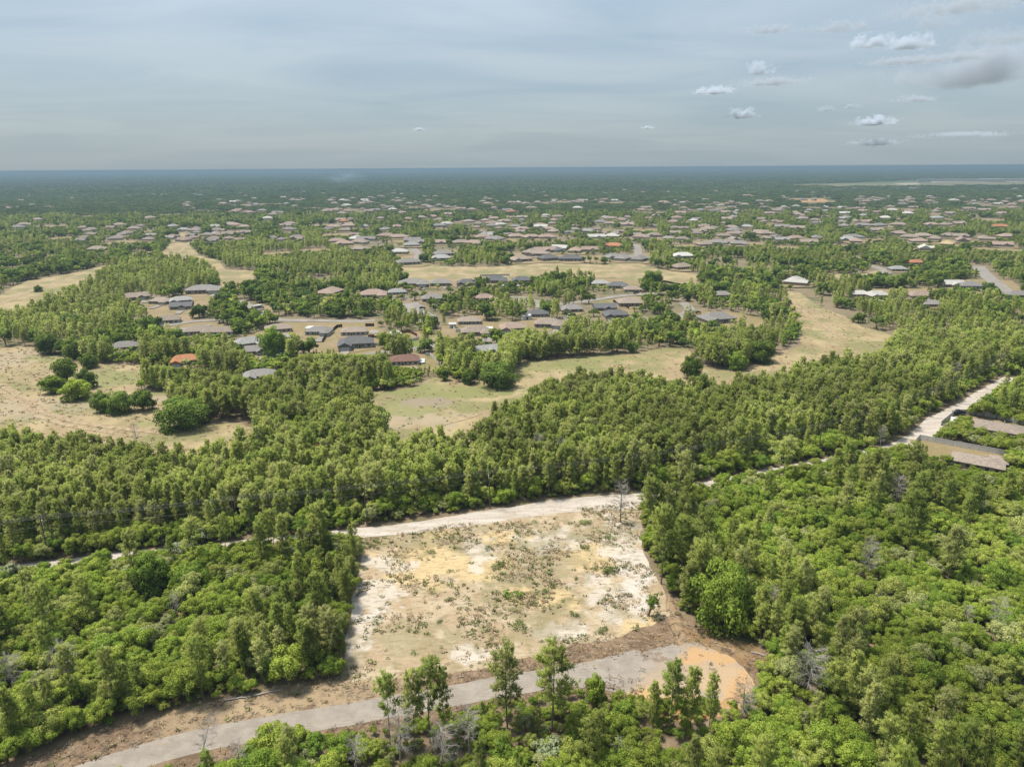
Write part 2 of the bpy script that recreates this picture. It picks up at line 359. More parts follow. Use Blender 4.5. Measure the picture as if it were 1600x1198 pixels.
t = NT('pool_water'); M['pool'] = t.finish(t.mix(t.noise(0.8), (0.05, 0.36, 0.46), (0.10, 0.46, 0.55)), 0.1, spec=0.5)
t = NT('creosote_pole'); M['pole'] = t.finish(t.mix(t.noise(1.5), (0.15, 0.125, 0.10), (0.25, 0.215, 0.18)), 0.9)
t = NT('cable'); M['cable'] = t.finish((0.10, 0.10, 0.10), 0.6)
t = NT('rubber'); M['rubber'] = t.finish((0.03, 0.03, 0.03), 0.8)
t = NT('vinyl_fence'); M['vinyl'] = t.finish(t.mix(t.noise(0.8), (0.40, 0.39, 0.375), (0.50, 0.49, 0.47)), 0.6, k=2.5)
t = NT('dark_fence'); M['dkfence'] = t.finish(t.mix(t.noise(0.8), (0.035, 0.028, 0.024), (0.075, 0.055, 0.045)), 0.8)
t = NT('red_fence'); M['redfence'] = t.finish(t.mix(t.noise(0.8), (0.17, 0.06, 0.04), (0.26, 0.10, 0.07)), 0.8)
t = NT('straw'); M['straw'] = t.finish(t.mix(t.n('ShaderNodeObjectInfo').outputs['Random'], (0.40, 0.29, 0.165), (0.66, 0.52, 0.33)), 0.9, k=1.6)
t = NT('weed'); M['weed'] = t.finish(t.mix(t.n('ShaderNodeObjectInfo').outputs['Random'], (0.085, 0.105, 0.03), (0.17, 0.20, 0.06)), 0.9, k=2.1)
t = NT('twig'); M['twig'] = t.finish(t.mix(t.n('ShaderNodeObjectInfo').outputs['Random'], (0.16, 0.12, 0.08), (0.46, 0.39, 0.31)), 0.9, k=1.4)

# ------------------------------------------------------------------ the setting
def sheet(name, pts, z, mat, jitter=0.35, step=2.0, thick=None):
    """A level sheet with an uneven edge; pts are world x, y."""
    pts = np.asarray(pts, float); out = []
    n = len(pts)
    for i in range(n):
        a, b = pts[i], pts[(i + 1) % n]; k = max(1, int(np.hypot(*(b - a)) / step)); k = min(k, 80)
        for j in range(k): out.append(a + (b - a) * j / k)
    out = np.array(out)
    if jitter > 0:
        out[:, 0] += (fbm(out[:, 0], out[:, 1], 4 * step, 11) - 0.5) * 2 * jitter * 1.6 + RNG.uniform(-1, 1, len(out)) * jitter * 0.4
        out[:, 1] += (fbm(out[:, 0], out[:, 1], 4 * step, 23) - 0.5) * 2 * jitter * 1.6 + RNG.uniform(-1, 1, len(out)) * jitter * 0.4
    vs = [Vector((p[0], p[1], z)) for p in out]
    tris = tessellate_polygon([vs])
    me = bpy.data.meshes.new(name); me.from_pydata([tuple(v) for v in vs], [], [tuple(q) for q in tris]); me.update()
    bm = bmesh.new(); bm.from_mesh(me); 
    for f in bm.faces:
        f.normal_update()
        if f.normal.z < 0: f.normal_flip()
    bm.to_mesh(me); bm.free(); me.materials.append(mat)
    o = link(bpy.data.objects.new(name, me)); return tag(o, kind='structure')
def ribbon(line, w):
    """Outline of a road along world points, w its width or widths."""
    p = np.array(line, float); t = np.gradient(p, axis=0); t /= np.linalg.norm(t, axis=1)[:, None] + 1e-9
    nrm = np.stack([-t[:, 1], t[:, 0]], 1); w = (np.asarray(w, float) * np.ones(len(p)))[:, None] / 2
    return np.concatenate([p + nrm * w, (p - nrm * w)[::-1]])
def smooth(line, k=6):
    p = np.array(line, float); out = []
    for i in range(len(p) - 1):
        a = p[max(i - 1, 0)]; b = p[i]; c = p[i + 1]; d = p[min(i + 2, len(p) - 1)]
        for j in range(k):
            u = j / k
            out.append(0.5 * ((2 * b) + (-a + c) * u + (2 * a - 5 * b + 4 * c - d) * u * u + (-a + 3 * b - 3 * c + d) * u ** 3))
    out.append(p[-1]); return np.array(out)

GX, GY0, GY1 = 30000.0, -1500.0, 34000.0
g = MB().add([(-GX, GY0, 0), (GX, GY0, 0), (GX, GY1, 0), (-GX, GY1, 0)], [(0, 1, 2, 3)]).build('ground', M['floor'])
tag(g, kind='structure')

OPEN = []          # polygons (world) where no tree may stand, with a margin
TH = 11.0          # height of the tree tops that hide the near edge of a field
FIELD_L = [(-60, 544), (0, 544), (56, 541), (60, 553), (96, 558), (157, 569), (239, 572), (236, 589), (214, 611), (239, 614), (267, 612), (258, 640), (300, 665), (374, 659), (394, 668), (392, 681, 9), (318, 695, TH), (253, 690, TH), (183, 681, TH), (127, 673, TH), (42, 667, TH), (0, 676, TH), (-60, 680, TH)]
FIELD_C = [(569, 614), (614, 611), (653, 603), (670, 591), (695, 589), (723, 600), (751, 594), (766, 606), (805, 600), (808, 577), (828, 566), (898, 560), (983, 552), (1042, 544), (1078, 546), (1090, 570), (1120, 579), (1166, 577), (1185, 566), (1222, 549), (1251, 539), (1249, 510), (1245, 488), (1223, 465), (1220, 454), (1248, 457), (1279, 477), (1319, 494), (1348, 511), (1382, 519), (1402, 528),
           (1376, 540, TH), (1353, 551, TH), (1314, 546, TH), (1257, 562, TH), (1194, 582, TH), (1132, 590, TH), (1070, 592, TH), (990, 580, TH), (912, 575, TH), (870, 588, TH), (834, 597, TH), (817, 617, TH), (766, 636, 9), (746, 662, TH), (729, 676, TH), (667, 668, TH), (619, 678, TH), (600, 655, 9), (585, 640, 6), (569, 628)]
FIELD_UL = [(-40, 468), (0, 460), (41, 439), (103, 429), (179, 411), (172, 419), (137, 436, 8), (103, 450, 8), (34, 476, 8), (-40, 494, 8)]
FIELD_UM = [(256, 392), (289, 357), (316, 357), (313, 370), (296, 384), (313, 400), (344, 408), (351, 421), (402, 424), (390, 440, 6), (347, 444, 6), (340, 430), (309, 413), (268, 409), (257, 405)]
FIELD_UC = [(629, 409), (651, 409), (700, 417), (775, 417), (847, 410), (947, 414), (995, 404), (1012, 417), (1050, 424), (1090, 428), (1097, 440), (1060, 446, 3), (957, 428, 3), (844, 431, 3), (741, 432, 3), (672, 434, 3), (629, 436, 3)]
FIELD_R = [(1278, 438), (1310, 428), (1340, 430), (1387, 420), (1392, 432), (1340, 440), (1300, 445)]
FIELD_LL = [(0, 420), (40, 418), (72, 413), (70, 417), (30, 425), (0, 428)]
for nm, fp, zz in (('fairway_field', FIELD_L, 0.05), ('fairway_field', FIELD_C, 0.05), ('fairway_field', FIELD_UL, 0.10), ('fairway_field', FIELD_UM, 0.12), ('fairway_field', FIELD_UC, 0.12), ('fairway_field', FIELD_R, 0.12), ('fairway_field', FIELD_LL, 0.12)):
    w = poly(fp); OPEN.append((w, 1.5)); sheet(nm, w, zz, M['field'], 1.2, 5.0)

t = NT('worn_path'); M['worn'] = t.finish(t.mix(t.rng(t.noise(0.5, 6, 0.65), 0.4, 0.62), (0.44, 0.32, 0.19), (0.64, 0.51, 0.34)), 0.95)
for k, (px, w) in enumerate((([(-20, 588), (20, 612), (60, 637), (110, 657), (180, 668), (260, 676)], 3.0), ([(-20, 600), (18, 622), (60, 648), (110, 666), (180, 676)], 2.2), ([(1236, 470), (1262, 492), (1290, 512), (1320, 530)], 3.0), ([(690, 664), (725, 655), (752, 646)], 1.6), ([(270, 404), (285, 390), (300, 372), (300, 360)], 3.5), ([(0, 476), (60, 450), (130, 428)], 3.5))):
    sheet('worn_path', ribbon(smooth([P(*q)[:2] for q in px], 5), w), 0.14 + 0.005 * k, M['worn'], 0.7, 2.5)
# nearer ground: lot, verge, road end, track
LOT = poly([(552, 1066), (543, 999), (545, 965), (558, 920), (566, 870), (571, 842), (700, 822), (800, 806), (880, 793), (1003, 784), (1000, 852), (1024, 900), (1036, 935), (1046, 965), (960, 995), (850, 1020), (760, 1040), (650, 1062)])
VERGE_N = np.concatenate([poly([(-260, 1240), (-60, 1222), (21, 1191), (105, 1160), (147, 1141), (224, 1121), (308, 1099), (367, 1090), (444, 1071), (540, 1058), (640, 1048), (760, 1030), (850, 1012), (960, 985), (1030, 960), (1040, 930), (1058, 932), (1064, 965), (1100, 976), (1125, 992), (1172, 1005), (1203, 1022), (1202, 1038), (1184, 1052), (1178, 1086), (1140, 1098)]),
                          poly([(1020, 1098), (980, 1090), (900, 1084), (780, 1104), (650, 1132), (540, 1150), (400, 1176), (300, 1204), (150, 1260), (-100, 1330)])])
ROAD_LINE = smooth([P(x, y)[:2] for x, y in ((-230, 1330), (20, 1250), (172, 1197), (300, 1159), (412, 1137), (590, 1108), (775, 1074), (895, 1053), (1010, 1035))])
sheet('verge', VERGE_N, 0.02, M['verge'], 0.9, 2.0); sheet('sandy_lot', LOT, 0.035, M['lot'], 0.9, 2.0)
CUL_C = P(1085, 1052)[:2]
_rb = ribbon(ROAD_LINE, 5.4)
sheet('road', _rb, 0.048, M['asphalt'], 0.16, 1.2)
sheet('road_turning_circle', poly([(880, 1041), (950, 1026), (1005, 1017), (1055, 1006), (1085, 1006), (1112, 1013), (1145, 1029), (1165, 1050), (1172, 1070), (1174, 1084), (1120, 1096), (1050, 1094), (1000, 1091), (955, 1082), (900, 1071), (880, 1066)]), 0.053, M['asphalt'], 0.7, 0.9)
sheet('orange_sand_patch', poly([(975, 1083), (1010, 1083), (1060, 1092), (1120, 1095), (1165, 1082), (1172, 1092), (1150, 1118), (1080, 1128), (1020, 1115)]), 0.044, M['orange'], 0.6, 1.2)
TRACK_LINE = smooth([P(x, y)[:2] for x, y in ((-120, 905), (0, 891), (130, 875), (405, 846), (552, 833), (650, 824), (762, 807), (875, 791), (965, 784), (1002, 781), (1080, 762), (1150, 746), (1330, 712), (1425, 690), (1463, 658), (1507, 635), (1540, 612), (1580, 590))], 5)
TRACK_W = np.interp(TRACK_LINE[:, 0], [-130, -60, -42, -30, 0, 30, 37, 46, 120, 135, 150, 200, 240], [3, 3, 5, 5.5, 7.5, 9, 8, 3.2, 3.2, 7, 7, 5, 4])
sheet('sandy_track', ribbon(TRACK_LINE, TRACK_W), 0.06, M['track'], 0.5, 1.6)
OPEN += [(LOT, 0.8), (VERGE_N, 0.3)]

# suburb streets
STREETS = [([(372, 470), (395, 480), (410, 492), (440, 500), (500, 501), (550, 502), (586, 501)], 7),
           ([(540, 560), (600, 551), (654, 544), (709, 536), (760, 531), (830, 524), (879, 517), (941, 510), (980, 502), (1045, 497), (1070, 491), (1077, 482), (1066, 473)], 7),
           ([(640, 492), (650, 482), (640, 474)], 12), ([(650, 484), (662, 488), (680, 497)], 6), ([(680, 505), (660, 500), (640, 497)], 7),
           ([(865, 477), (921, 470), (974, 462), (1019, 459), (1060, 452), (1140, 444)], 7), ([(795, 465), (812, 465), (840, 467), (862, 474), (866, 479), (848, 482), (820, 480), (800, 472), (795, 466)], 6),
           ([(640, 384), (652, 396), (655, 405)], 10), ([(993, 382), (997, 393), (995, 402)], 9), ([(1340, 412), (1370, 418), (1384, 424), (1380, 432)], 9),
           ([(1528, 416), (1540, 430), (1556, 443), (1575, 455), (1620, 462)], 11), ([(1545, 514), (1570, 518), (1620, 527)], 7), ([(1490, 395), (1530, 400), (1580, 405)], 8),
           ([(240, 500), (262, 508), (300, 503), (345, 500)], 6), ([(260, 516), (290, 514), (330, 508)], 6), ([(395, 568), (420, 566), (450, 558)], 9),
           ([(560, 380), (620, 378), (700, 372)], 10), ([(1340, 356), (1420, 352), (1500, 360)], 11), ([(700, 352), (760, 350), (830, 345)], 12), ([(470, 352), (540, 350), (600, 346)], 12)]
STREET_W = []
for i, (px, w) in enumerate(STREETS):
    ln = smooth([P(*q)[:2] for q in px], 5); STREET_W.append((ln, w))
    sheet('street', ribbon(ln, w), 0.16 + 0.01 * i, M['street'], 0.25, 4.0)
# yards, pale ground around the houses
YARDS = [[(222, 470), (300, 462), (345, 458), (350, 475), (300, 500), (345, 505), (372, 510), (365, 530), (330, 532), (260, 525), (235, 508)],
         [(400, 474), (425, 478), (428, 492), (405, 490)], [(430, 505), (590, 503), (600, 520), (660, 518), (660, 548), (560, 560), (500, 552), (455, 550), (420, 572), (375, 558), (372, 530), (400, 520)],
         [(700, 500), (755, 490), (760, 503), (790, 503), (830, 500), (900, 500), (900, 518), (830, 522), (760, 530), (690, 535), (660, 528), (690, 512)],
         [(625, 432), (840, 428), (850, 440), (800, 446), (640, 448)], [(925, 434), (1000, 436), (1010, 455), (940, 450)], [(925, 472), (1000, 462), (1005, 470), (985, 492), (940, 492)],
         [(1040, 505), (1080, 485), (1150, 488), (1200, 500), (1225, 515), (1190, 522), (1110, 515)], [(640, 552), (680, 550), (690, 580), (650, 578)], [(1355, 452), (1480, 450), (1480, 470), (1360, 472)], [(1480, 436), (1580, 438), (1620, 470), (1570, 466), (1520, 455)],
         [(1020, 455), (1085, 438), (1090, 447), (1050, 458)], [(800, 467), (840, 469), (858, 476), (845, 480), (815, 477)], [(1425, 688), (1500, 690), (1575, 712), (1580, 735), (1510, 735), (1440, 712)], [(1475, 655), (1490, 645), (1620, 668), (1620, 695), (1540, 680), (1482, 664)],
         [(610, 395), (650, 390), (660, 412), (630, 412)], [(1040, 395), (920, 400), (800, 396), (800, 410), (1000, 412)]]
for i, yd in enumerate(YARDS):
    w = poly(yd); OPEN.append((w, 0.0)); sheet('yard', w, 0.06 + 0.004 * i, M['yard'], 1.0, 5.0)
for lw in ([(600, 537), (652, 530), (654, 542), (606, 549)], [(715, 521), (755, 520), (765, 528), (720, 531)], [(545, 520), (565, 520), (568, 524), (548, 525)], [(340, 541), (352, 538), (362, 546), (350, 552)], [(776, 520), (788, 517), (790, 524), (778, 526)]):
    sheet('lawn', poly(lw), 0.15, M['lawn'], 0.4, 3.0)
    OPEN.append((poly(lw), 0.0))
# far clearings on the right
sheet('distant_pasture', poly([(1205, 289.5), (1300, 287.2), (1400, 286), (1600, 284.5), (1660, 284.5), (1660, 289), (1500, 290), (1300, 291.5)]), 0.5, M['pasture'], 8, 60)
sheet('bare_sand_clearing', poly([(1466, 281.2), (1560, 280.2), (1660, 279.6), (1660, 284), (1540, 284.6), (1455, 285.6)]), 0.8, M['bare'], 8, 60)
sheet('bare_sand_clearing', poly([(1395, 287), (1430, 285.6), (1440, 288.6), (1410, 289.8)]), 0.8, M['bare'], 6, 40)
sheet('bare_sand_clearing', poly([(1241, 311), (1292, 311), (1294, 316), (1246, 317)]), 0.6, M['orange'], 4, 25)
FAROPEN = [poly([(1195, 290), (1300, 287), (1466, 281), (1660, 279), (1660, 291), (1500, 292.5), (1300, 293.5)]), poly([(1238, 310), (1294, 310), (1297, 320), (1244, 321)])]

# ------------------------------------------------------------------ tree shapes
def rand_dirs(n):
    v = RNG.normal(size=(n, 3)); return v / np.linalg.norm(v, axis=1)[:, None]
def unit(v): return v / (np.linalg.norm(v, axis=1)[:, None] + 1e-9)
class Leaves:
    """Many small leaf faces with their own shading normals and tints."""
    def __init__(self): self.c = []; self.a = []; self.b = []; self.n = []; self.t = []
    def add(self, c, a, b, n, t): self.c.append(c); self.a.append(a); self.b.append(b); self.n.append(n); self.t.append(t)
    def data(self):
        c, a, b, n = (np.concatenate(q) for q in (self.c, self.a, self.b, self.n)); t = np.concatenate(self.t)
        fl = np.sign((np.cross(a, b) * n).sum(1))[:, None]; b = b * np.where(fl == 0, 1, -fl)
        v = np.stack([c - a, c + b, c + a, c - b], 1).reshape(-1, 3)
        return v, np.repeat(unit(n), 4, 0), np.repeat(t, 4)
def leaf_mesh(name, leaves, mat, wood=None, wood_mat=None):
    v, n, t = leaves.data(); nq = len(v) // 4
    wv = np.array(wood.v) if wood else np.zeros((0, 3)); wf = wood.f if wood else []
    me = bpy.data.meshes.new(name)
    faces = np.arange(nq * 4).reshape(-1, 4)
    me.from_pydata(np.concatenate([v, wv]).tolist(), [], faces.tolist() + [tuple(i + nq * 4 for i in f) for f in wf])
    me.materials.append(mat)
    if wood:
        me.materials.append(wood_mat)
        me.polygons.foreach_set('material_index', [0] * nq + [1] * len(wf))
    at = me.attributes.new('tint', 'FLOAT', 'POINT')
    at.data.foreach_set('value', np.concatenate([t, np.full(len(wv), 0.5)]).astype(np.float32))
    me.polygons.foreach_set('use_smooth', [True] * nq + [False] * len(wf))
    me.update()
    if not wood:
        me.normals_split_custom_set_from_vertices([tuple(q) for q in n])
    else:
        ln = np.zeros((len(me.loops), 3)); ln[:nq * 4] = n
        me.normals_split_custom_set([tuple(q) for q in ln])
    return me
def cards(L, c, nrm, ln, wd, jit_n, shade, tint, along=None):
    """Leaf faces at c, facing nrm with jitter; along gives the long axis."""
    k = len(c)
    n = unit(nrm + RNG.normal(size=(k, 3)) * jit_n)
    a = along if along is not None else rand_dirs(k)
    a = unit(a - n * (a * n).sum(1)[:, None] * (0.0 if along is not None else 1.0))
    b = unit(np.cross(n, a))
    L.add(c, a * (ln * RNG.uniform(0.7, 1.3, k))[:, None], b * (wd * RNG.uniform(0.7, 1.3, k))[:, None], shade, tint)

def make_oak(h=5.0, r=2.6, lumps=30, per=130, size=0.17, base=0.22, flat=0.8, skirt=0.25):
    """Rounded scrub oak: a trunk that forks low and a crown of uneven leafy lobes."""
    L = Leaves(); W = MB()
    cz = h * (base + (1 - base) * 0.42); rz = h * (1 - base) * 0.56
    forks = []
    for i in range(RNG.integers(2, 4)):
        a = RNG.uniform(0, 6.28); q = np.array([math.cos(a), math.sin(a), 0]) * RNG.uniform(0.2, 0.5) * r
        W.tube([(0.1 * math.cos(a), 0.1 * math.sin(a), -0.15), q * 0.4 + np.array([0, 0, h * 0.3]), q + np.array([0, 0, h * 0.62])], [0.035 * h, 0.024 * h, 0.01 * h], 5); forks.append(q)
    for i in range(lumps):
        d = rand_dirs(1)[0]
        if d[2] < -skirt: d[2] = -d[2]
        rad = RNG.uniform(0.5, 1.02) if i > lumps * 0.25 else RNG.uniform(0.2, 0.6)
        c = np.array([d[0] * r * rad, d[1] * r * rad, cz + d[2] * rz * rad])
        lr = r * RNG.uniform(0.15, 0.38)
        W.tube([forks[i % len(forks)] + np.array([0, 0, h * 0.45]), c], [0.008 * h, 0.003 * h], 3)
        dirs = rand_dirs(int(per * (lr / (0.33 * r)) ** 2)); 
        flip = (dirs[:, 2] < -0.3) & (RNG.random(len(dirs)) < 0.7); dirs[flip, 2] *= -1
        k = len(dirs); rr = lr * RNG.uniform(0.72, 1.06, k)
        pts = c + dirs * rr[:, None] * np.array([1, 1, flat])
        out = unit((pts - np.array([0, 0, cz * 0.75])))
        shade = unit(dirs * 0.65 + out * 0.35 + RNG.normal(size=(k, 3)) * 0.28)
        lt = RNG.uniform(0.25, 0.75)
        cards(L, pts, dirs, size, size * 0.72, 0.55, shade, np.clip(lt + RNG.normal(size=k) * 0.22, 0, 1))
    return L, W

def make_pine(h=13.0, r=2.3, nb=64, tufts=8, blades=8, bl=0.36, bw=0.055, base=0.28, top=0.62, lean=0.0, gap=0.1, wood=True):
    """Sand pine: a thin, slightly bent trunk, upswept branches and sprays of needles."""
    L = Leaves(); W = MB()
    ph = RNG.uniform(0, 6.28); amp = RNG.uniform(0.1, 0.35)
    def axis(t): return np.array([math.cos(ph) * amp * math.sin(t * 3.1) + lean * h * t * t, math.sin(ph) * amp * math.sin(t * 2.6), h * t])
    W.tube([axis(t) - np.array([0, 0, 0.15 if t == 0 else 0]) for t in (0, 0.2, 0.4, 0.6, 0.8, 0.97)], [0.16, 0.135, 0.11, 0.08, 0.05, 0.015], 6)
    az = RNG.uniform(0, 6.28)
    for i in range(nb):
        t = base + (0.985 - base) * ((i + RNG.uniform(0, 1)) / nb) ** 0.85
        if RNG.random() < gap: continue
        s = (t - base) / (1 - base)
        prof = min(1.0, 0.45 + s * 2.2) * (1 - s) ** top + 0.06
        az += 2.4 + RNG.uniform(-0.5, 0.5)
        ln = r * prof * RNG.uniform(0.65, 1.25)
        up = 0.12 + 0.5 * s + RNG.uniform(-0.1, 0.2)
        o = axis(t); d = np.array([math.cos(az), math.sin(az), 0])
        tip = o + d * ln + np.array([0, 0, ln * up]); mid = o + d * ln * 0.55 + np.array([0, 0, ln * up * 0.35])
        if wood: W.tube([o, mid, tip], [0.035, 0.022, 0.008], 3)
        k = max(3, int(tufts * (0.5 + ln / r)))
        u = RNG.uniform(0.30, 1.05, k) ** 0.8
        ctr = np.where(u[:, None] < 0.55, o + (mid - o) * (u[:, None] / 0.55), mid + (tip - mid) * ((u[:, None] - 0.55) / 0.45))
        ctr = ctr + RNG.normal(size=(k, 3)) * np.array([0.24, 0.24, 0.09]) * (0.6 + ln / r)
        c = np.repeat(ctr, blades, 0); n = len(c)
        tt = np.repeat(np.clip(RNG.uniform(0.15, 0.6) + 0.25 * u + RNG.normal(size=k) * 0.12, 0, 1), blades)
        dr = unit(d * 0.75 + np.array([0, 0, 0.55]) + RNG.normal(size=(n, 3)) * 0.6)
        side = rand_dirs(n); nr = unit(np.cross(dr, side))
        out = unit(np.repeat(ctr - (o - np.array([0, 0, 0.8 * r])), blades, 0))
        shade = unit(out * 0.45 + dr * 0.5 + RNG.normal(size=(n, 3)) * 0.35 + np.array([0, 0, 0.28]))
        lnv = bl * RNG.uniform(0.7, 1.25, n); wv = bw * RNG.uniform(0.7, 1.3, n)
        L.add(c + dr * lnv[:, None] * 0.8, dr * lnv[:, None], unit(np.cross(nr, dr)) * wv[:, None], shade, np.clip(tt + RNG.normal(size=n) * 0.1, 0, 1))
    return L, W

def make_dead(h=8.0, r=2.2, nb=40, twigs=20, base=0.3):
    """Bare grey tree: trunk, limbs that droop a little and a haze of twigs."""
    W = MB(); B = MB(); ph = RNG.uniform(0, 6.28)
    def axis(t): return np.array([0.25 * math.cos(ph) * math.sin(3 * t), 0.25 * math.sin(ph) * math.sin(2.5 * t), h * t])
    W.tube([axis(t) - np.array([0, 0, 0.15 if t == 0 else 0]) for t in (0, 0.25, 0.5, 0.75, 0.98)], [0.15, 0.125, 0.095, 0.06, 0.015], 6)
    az = 0
    for i in range(nb):
        t = base + (0.97 - base) * (i + RNG.uniform()) / nb; az += 2.4 + RNG.uniform(-0.6, 0.6); s = (t - base) / (1 - base)
        ln = r * (0.5 + 0.9 * s) * (1 - s) ** 0.5 * RNG.uniform(0.7, 1.4) + 0.4
        o = axis(t); d = np.array([math.cos(az), math.sin(az), RNG.uniform(0.0, 0.5)])
        tip = o + d * ln; mid = o + d * ln * 0.5 + RNG.normal(size=3) * 0.12
        B.tube([o, mid, tip], [0.034, 0.022, 0.008], 3)
        for j in range(twigs):
            u = RNG.uniform(0.3, 1.0); q = o + d * ln * u + RNG.normal(size=3) * 0.05
            e = q + (rand_dirs(1)[0] * 0.8 + d * 0.6) * RNG.uniform(0.3, 0.8)
            B.tube([q, (q + e) / 2 + RNG.normal(size=3) * 0.08, e], [0.013, 0.010, 0.005], 3)
    return W, B

PINES = [make_pine(13, 2.9, 50, 13, 9, top=0.46), make_pine(13, 3.2, 46, 14, 9, base=0.34, top=0.40), make_pine(13, 2.4, 56, 11, 9, base=0.22, top=0.55), make_pine(13, 2.9, 42, 14, 9, base=0.44, top=0.36, gap=0.2, lean=0.03),
         make_pine(13, 2.6, 52, 12, 9, base=0.18, top=0.5, gap=0.12), make_pine(13, 3.3, 48, 14, 9, base=0.30, top=0.42, gap=0.16, lean=-0.02)]
OAKS = [make_oak(5, 2.6, 40, 230, 0.125), make_oak(5.4, 2.3, 36, 230, 0.12, base=0.2), make_oak(4.6, 2.9, 46, 220, 0.125, flat=0.7), make_oak(5.6, 2.7, 42, 220, 0.12), make_oak(5, 2.3, 32, 230, 0.12, flat=0.9), make_oak(4.4, 2.5, 38, 220, 0.12)]
LIVES = [make_oak(8, 5.6, 95, 150, 0.26, base=0.0, skirt=0.75), make_oak(8, 4.6, 80, 150, 0.25, base=0.0, flat=0.9, skirt=0.75), make_oak(9, 4.2, 72, 150, 0.25, base=0.02, flat=1.0, skirt=0.7)]
DEADS = [make_dead(9, 2.0), make_dead(7, 2.2, 48, 20, 0.2), make_dead(10, 1.8, 38, 20, 0.4)]
def proto(kind, pairs, mat):
    res = []
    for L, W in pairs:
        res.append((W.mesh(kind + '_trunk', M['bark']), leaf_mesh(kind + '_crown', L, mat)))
    return res
P_PINE = proto('pine', PINES, M['pine']); P_OAK = proto('oak', OAKS, M['oak']); P_LIVE = proto('live_oak', LIVES, M['live'])
P_LIVEB = [(a, b.copy()) for a, b in P_LIVE]
for a, b in P_LIVEB: b.materials[0] = M['oak']
P_DEAD = [(W.mesh('dead_trunk', M['dead']), B.mesh('dead_limbs', M['dead'])) for W, B in DEADS]
PALE = [make_oak(3.2, 2.0, 26, 150, 0.13), make_oak(2.8, 2.2, 24, 150, 0.13)]
P_PALE = proto('pale_scrub', PALE, M['pale'])
P_BROWN = proto('brown_pine', [make_pine(12, 2.0, 50, 7, 8)], M['brown'])

def tree(name, pr, loc, rz, s, label, cat, group=None, tilt=None, crown='crown'):
    o = empty(name, loc, rz, s)
    if tilt: o.rotation_euler = (tilt[0], tilt[1], rz)
    link(bpy.data.objects.new('trunk', pr[0]), o); link(bpy.data.objects.new(crown, pr[1]), o)
    return tag(o, label, cat, group)

# instanced masses
def src_collection(name, meshes):
    c = bpy.data.collections.new(name)
    for i, me in enumerate(meshes):
        o = bpy.data.objects.new('%s_%02d' % (name, i), me); c.objects.link(o)
    return c
def scatter(name, coll, pts, rot, scl, idx, label, cat=None):
    me = bpy.data.meshes.new(name); me.from_pydata(np.asarray(pts, float).tolist(), [], [])
    for an, ty, key, dat in (('rot', 'FLOAT_VECTOR', 'vector', rot), ('scl', 'FLOAT_VECTOR', 'vector', scl), ('pick', 'INT', 'value', idx)):
        at = me.attributes.new(an, ty, 'POINT'); at.data.foreach_set(key, np.ascontiguousarray(dat, dtype=np.int32 if ty == 'INT' else np.float32).ravel())
    ng = bpy.data.node_groups.new(name + '_scatter', 'GeometryNodeTree')
    ng.interface.new_socket('Geometry', in_out='INPUT', socket_type='NodeSocketGeometry'); ng.interface.new_socket('Geometry', in_out='OUTPUT', socket_type='NodeSocketGeometry')
    N = ng.nodes; gi = N.new('NodeGroupInput'); go = N.new('NodeGroupOutput'); ip = N.new('GeometryNodeInstanceOnPoints'); ci = N.new('GeometryNodeCollectionInfo')
    ci.inputs['Collection'].default_value = coll; ci.inputs['Separate Children'].default_value = True; ci.inputs['Reset Children'].default_value = True
    ip.inputs['Pick Instance'].default_value = True
    def na(nm, ty):
        n = N.new('GeometryNodeInputNamedAttribute'); n.data_type = ty; n.inputs['Name'].default_value = nm
        return next(o for o in n.outputs if o.name == 'Attribute' and o.enabled)
    lk = ng.links.new
    lk(gi.outputs[0], ip.inputs['Points']); lk(ci.outputs[0], ip.inputs['Instance'])
    lk(na('pick', 'INT'), ip.inputs['Instance Index']); lk(na('rot', 'FLOAT_VECTOR'), ip.inputs['Rotation']); lk(na('scl', 'FLOAT_VECTOR'), ip.inputs['Scale'])
    lk(ip.outputs[0], go.inputs[0])
    o = link(bpy.data.objects.new(name, me)); md = o.modifiers.new('scatter', 'NODES'); md.node_group = ng
    return tag(o, label, cat, kind='stuff')

def joined(pairs, mat, nm): return [leaf_mesh(nm, L, mat, W, M['bark']) for L, W in pairs]
MID_PINE = [make_pine(12, r_, 40, 5, 5, 0.62, 0.15, base=b_, top=t_, wood=False, gap=g_) for r_, b_, t_, g_ in ((2.8, .2, .42, .08), (3.1, .25, .36, .12), (2.6, .15, .5, .05), (2.9, .3, .36, .2))]
MID_OAK = [make_oak(5, 2.6, 18, 46, 0.34), make_oak(5.4, 2.4, 16, 46, 0.34), make_oak(4.5, 2.9, 20, 44, 0.36)]
MID_LIVE = [make_oak(8, 4.6, 34, 60, 0.5, base=0.02, skirt=0.6), make_oak(7.5, 5.2, 36, 60, 0.5, base=0.02, skirt=0.6)]

def make_clump(size=34, n=34, pine=0.5):
    L = Leaves()
    for i in range(n):
        x, y = RNG.uniform(-size / 2, size / 2, 2); pn = RNG.random() < pine
        h = RNG.uniform(7, 12) if pn else RNG.uniform(4.5, 7.5); r = 2.2 if pn else 3.4; k = 34
        d = rand_dirs(k); d[:, 2] = np.abs(d[:, 2]) * 1.2 - 0.25; cz = h * 0.6
        taper = np.clip(1.15 - np.maximum(d[:, 2], 0) * (0.8 if pn else 0.1), 0.3, 1)[:, None]
        pts = np.array([x, y, cz]) + d * np.array([r, r, h * 0.4]) * taper * RNG.uniform(0.75, 1.05, (k, 1))
        t0 = RNG.uniform(0.05, 0.95)
        cards(L, pts, d, 1.0, 0.8, 0.4, unit(d + RNG.normal(size=(k, 3)) * 0.25), np.clip(t0 + RNG.normal(size=k) * 0.1, 0, 1))
    return L
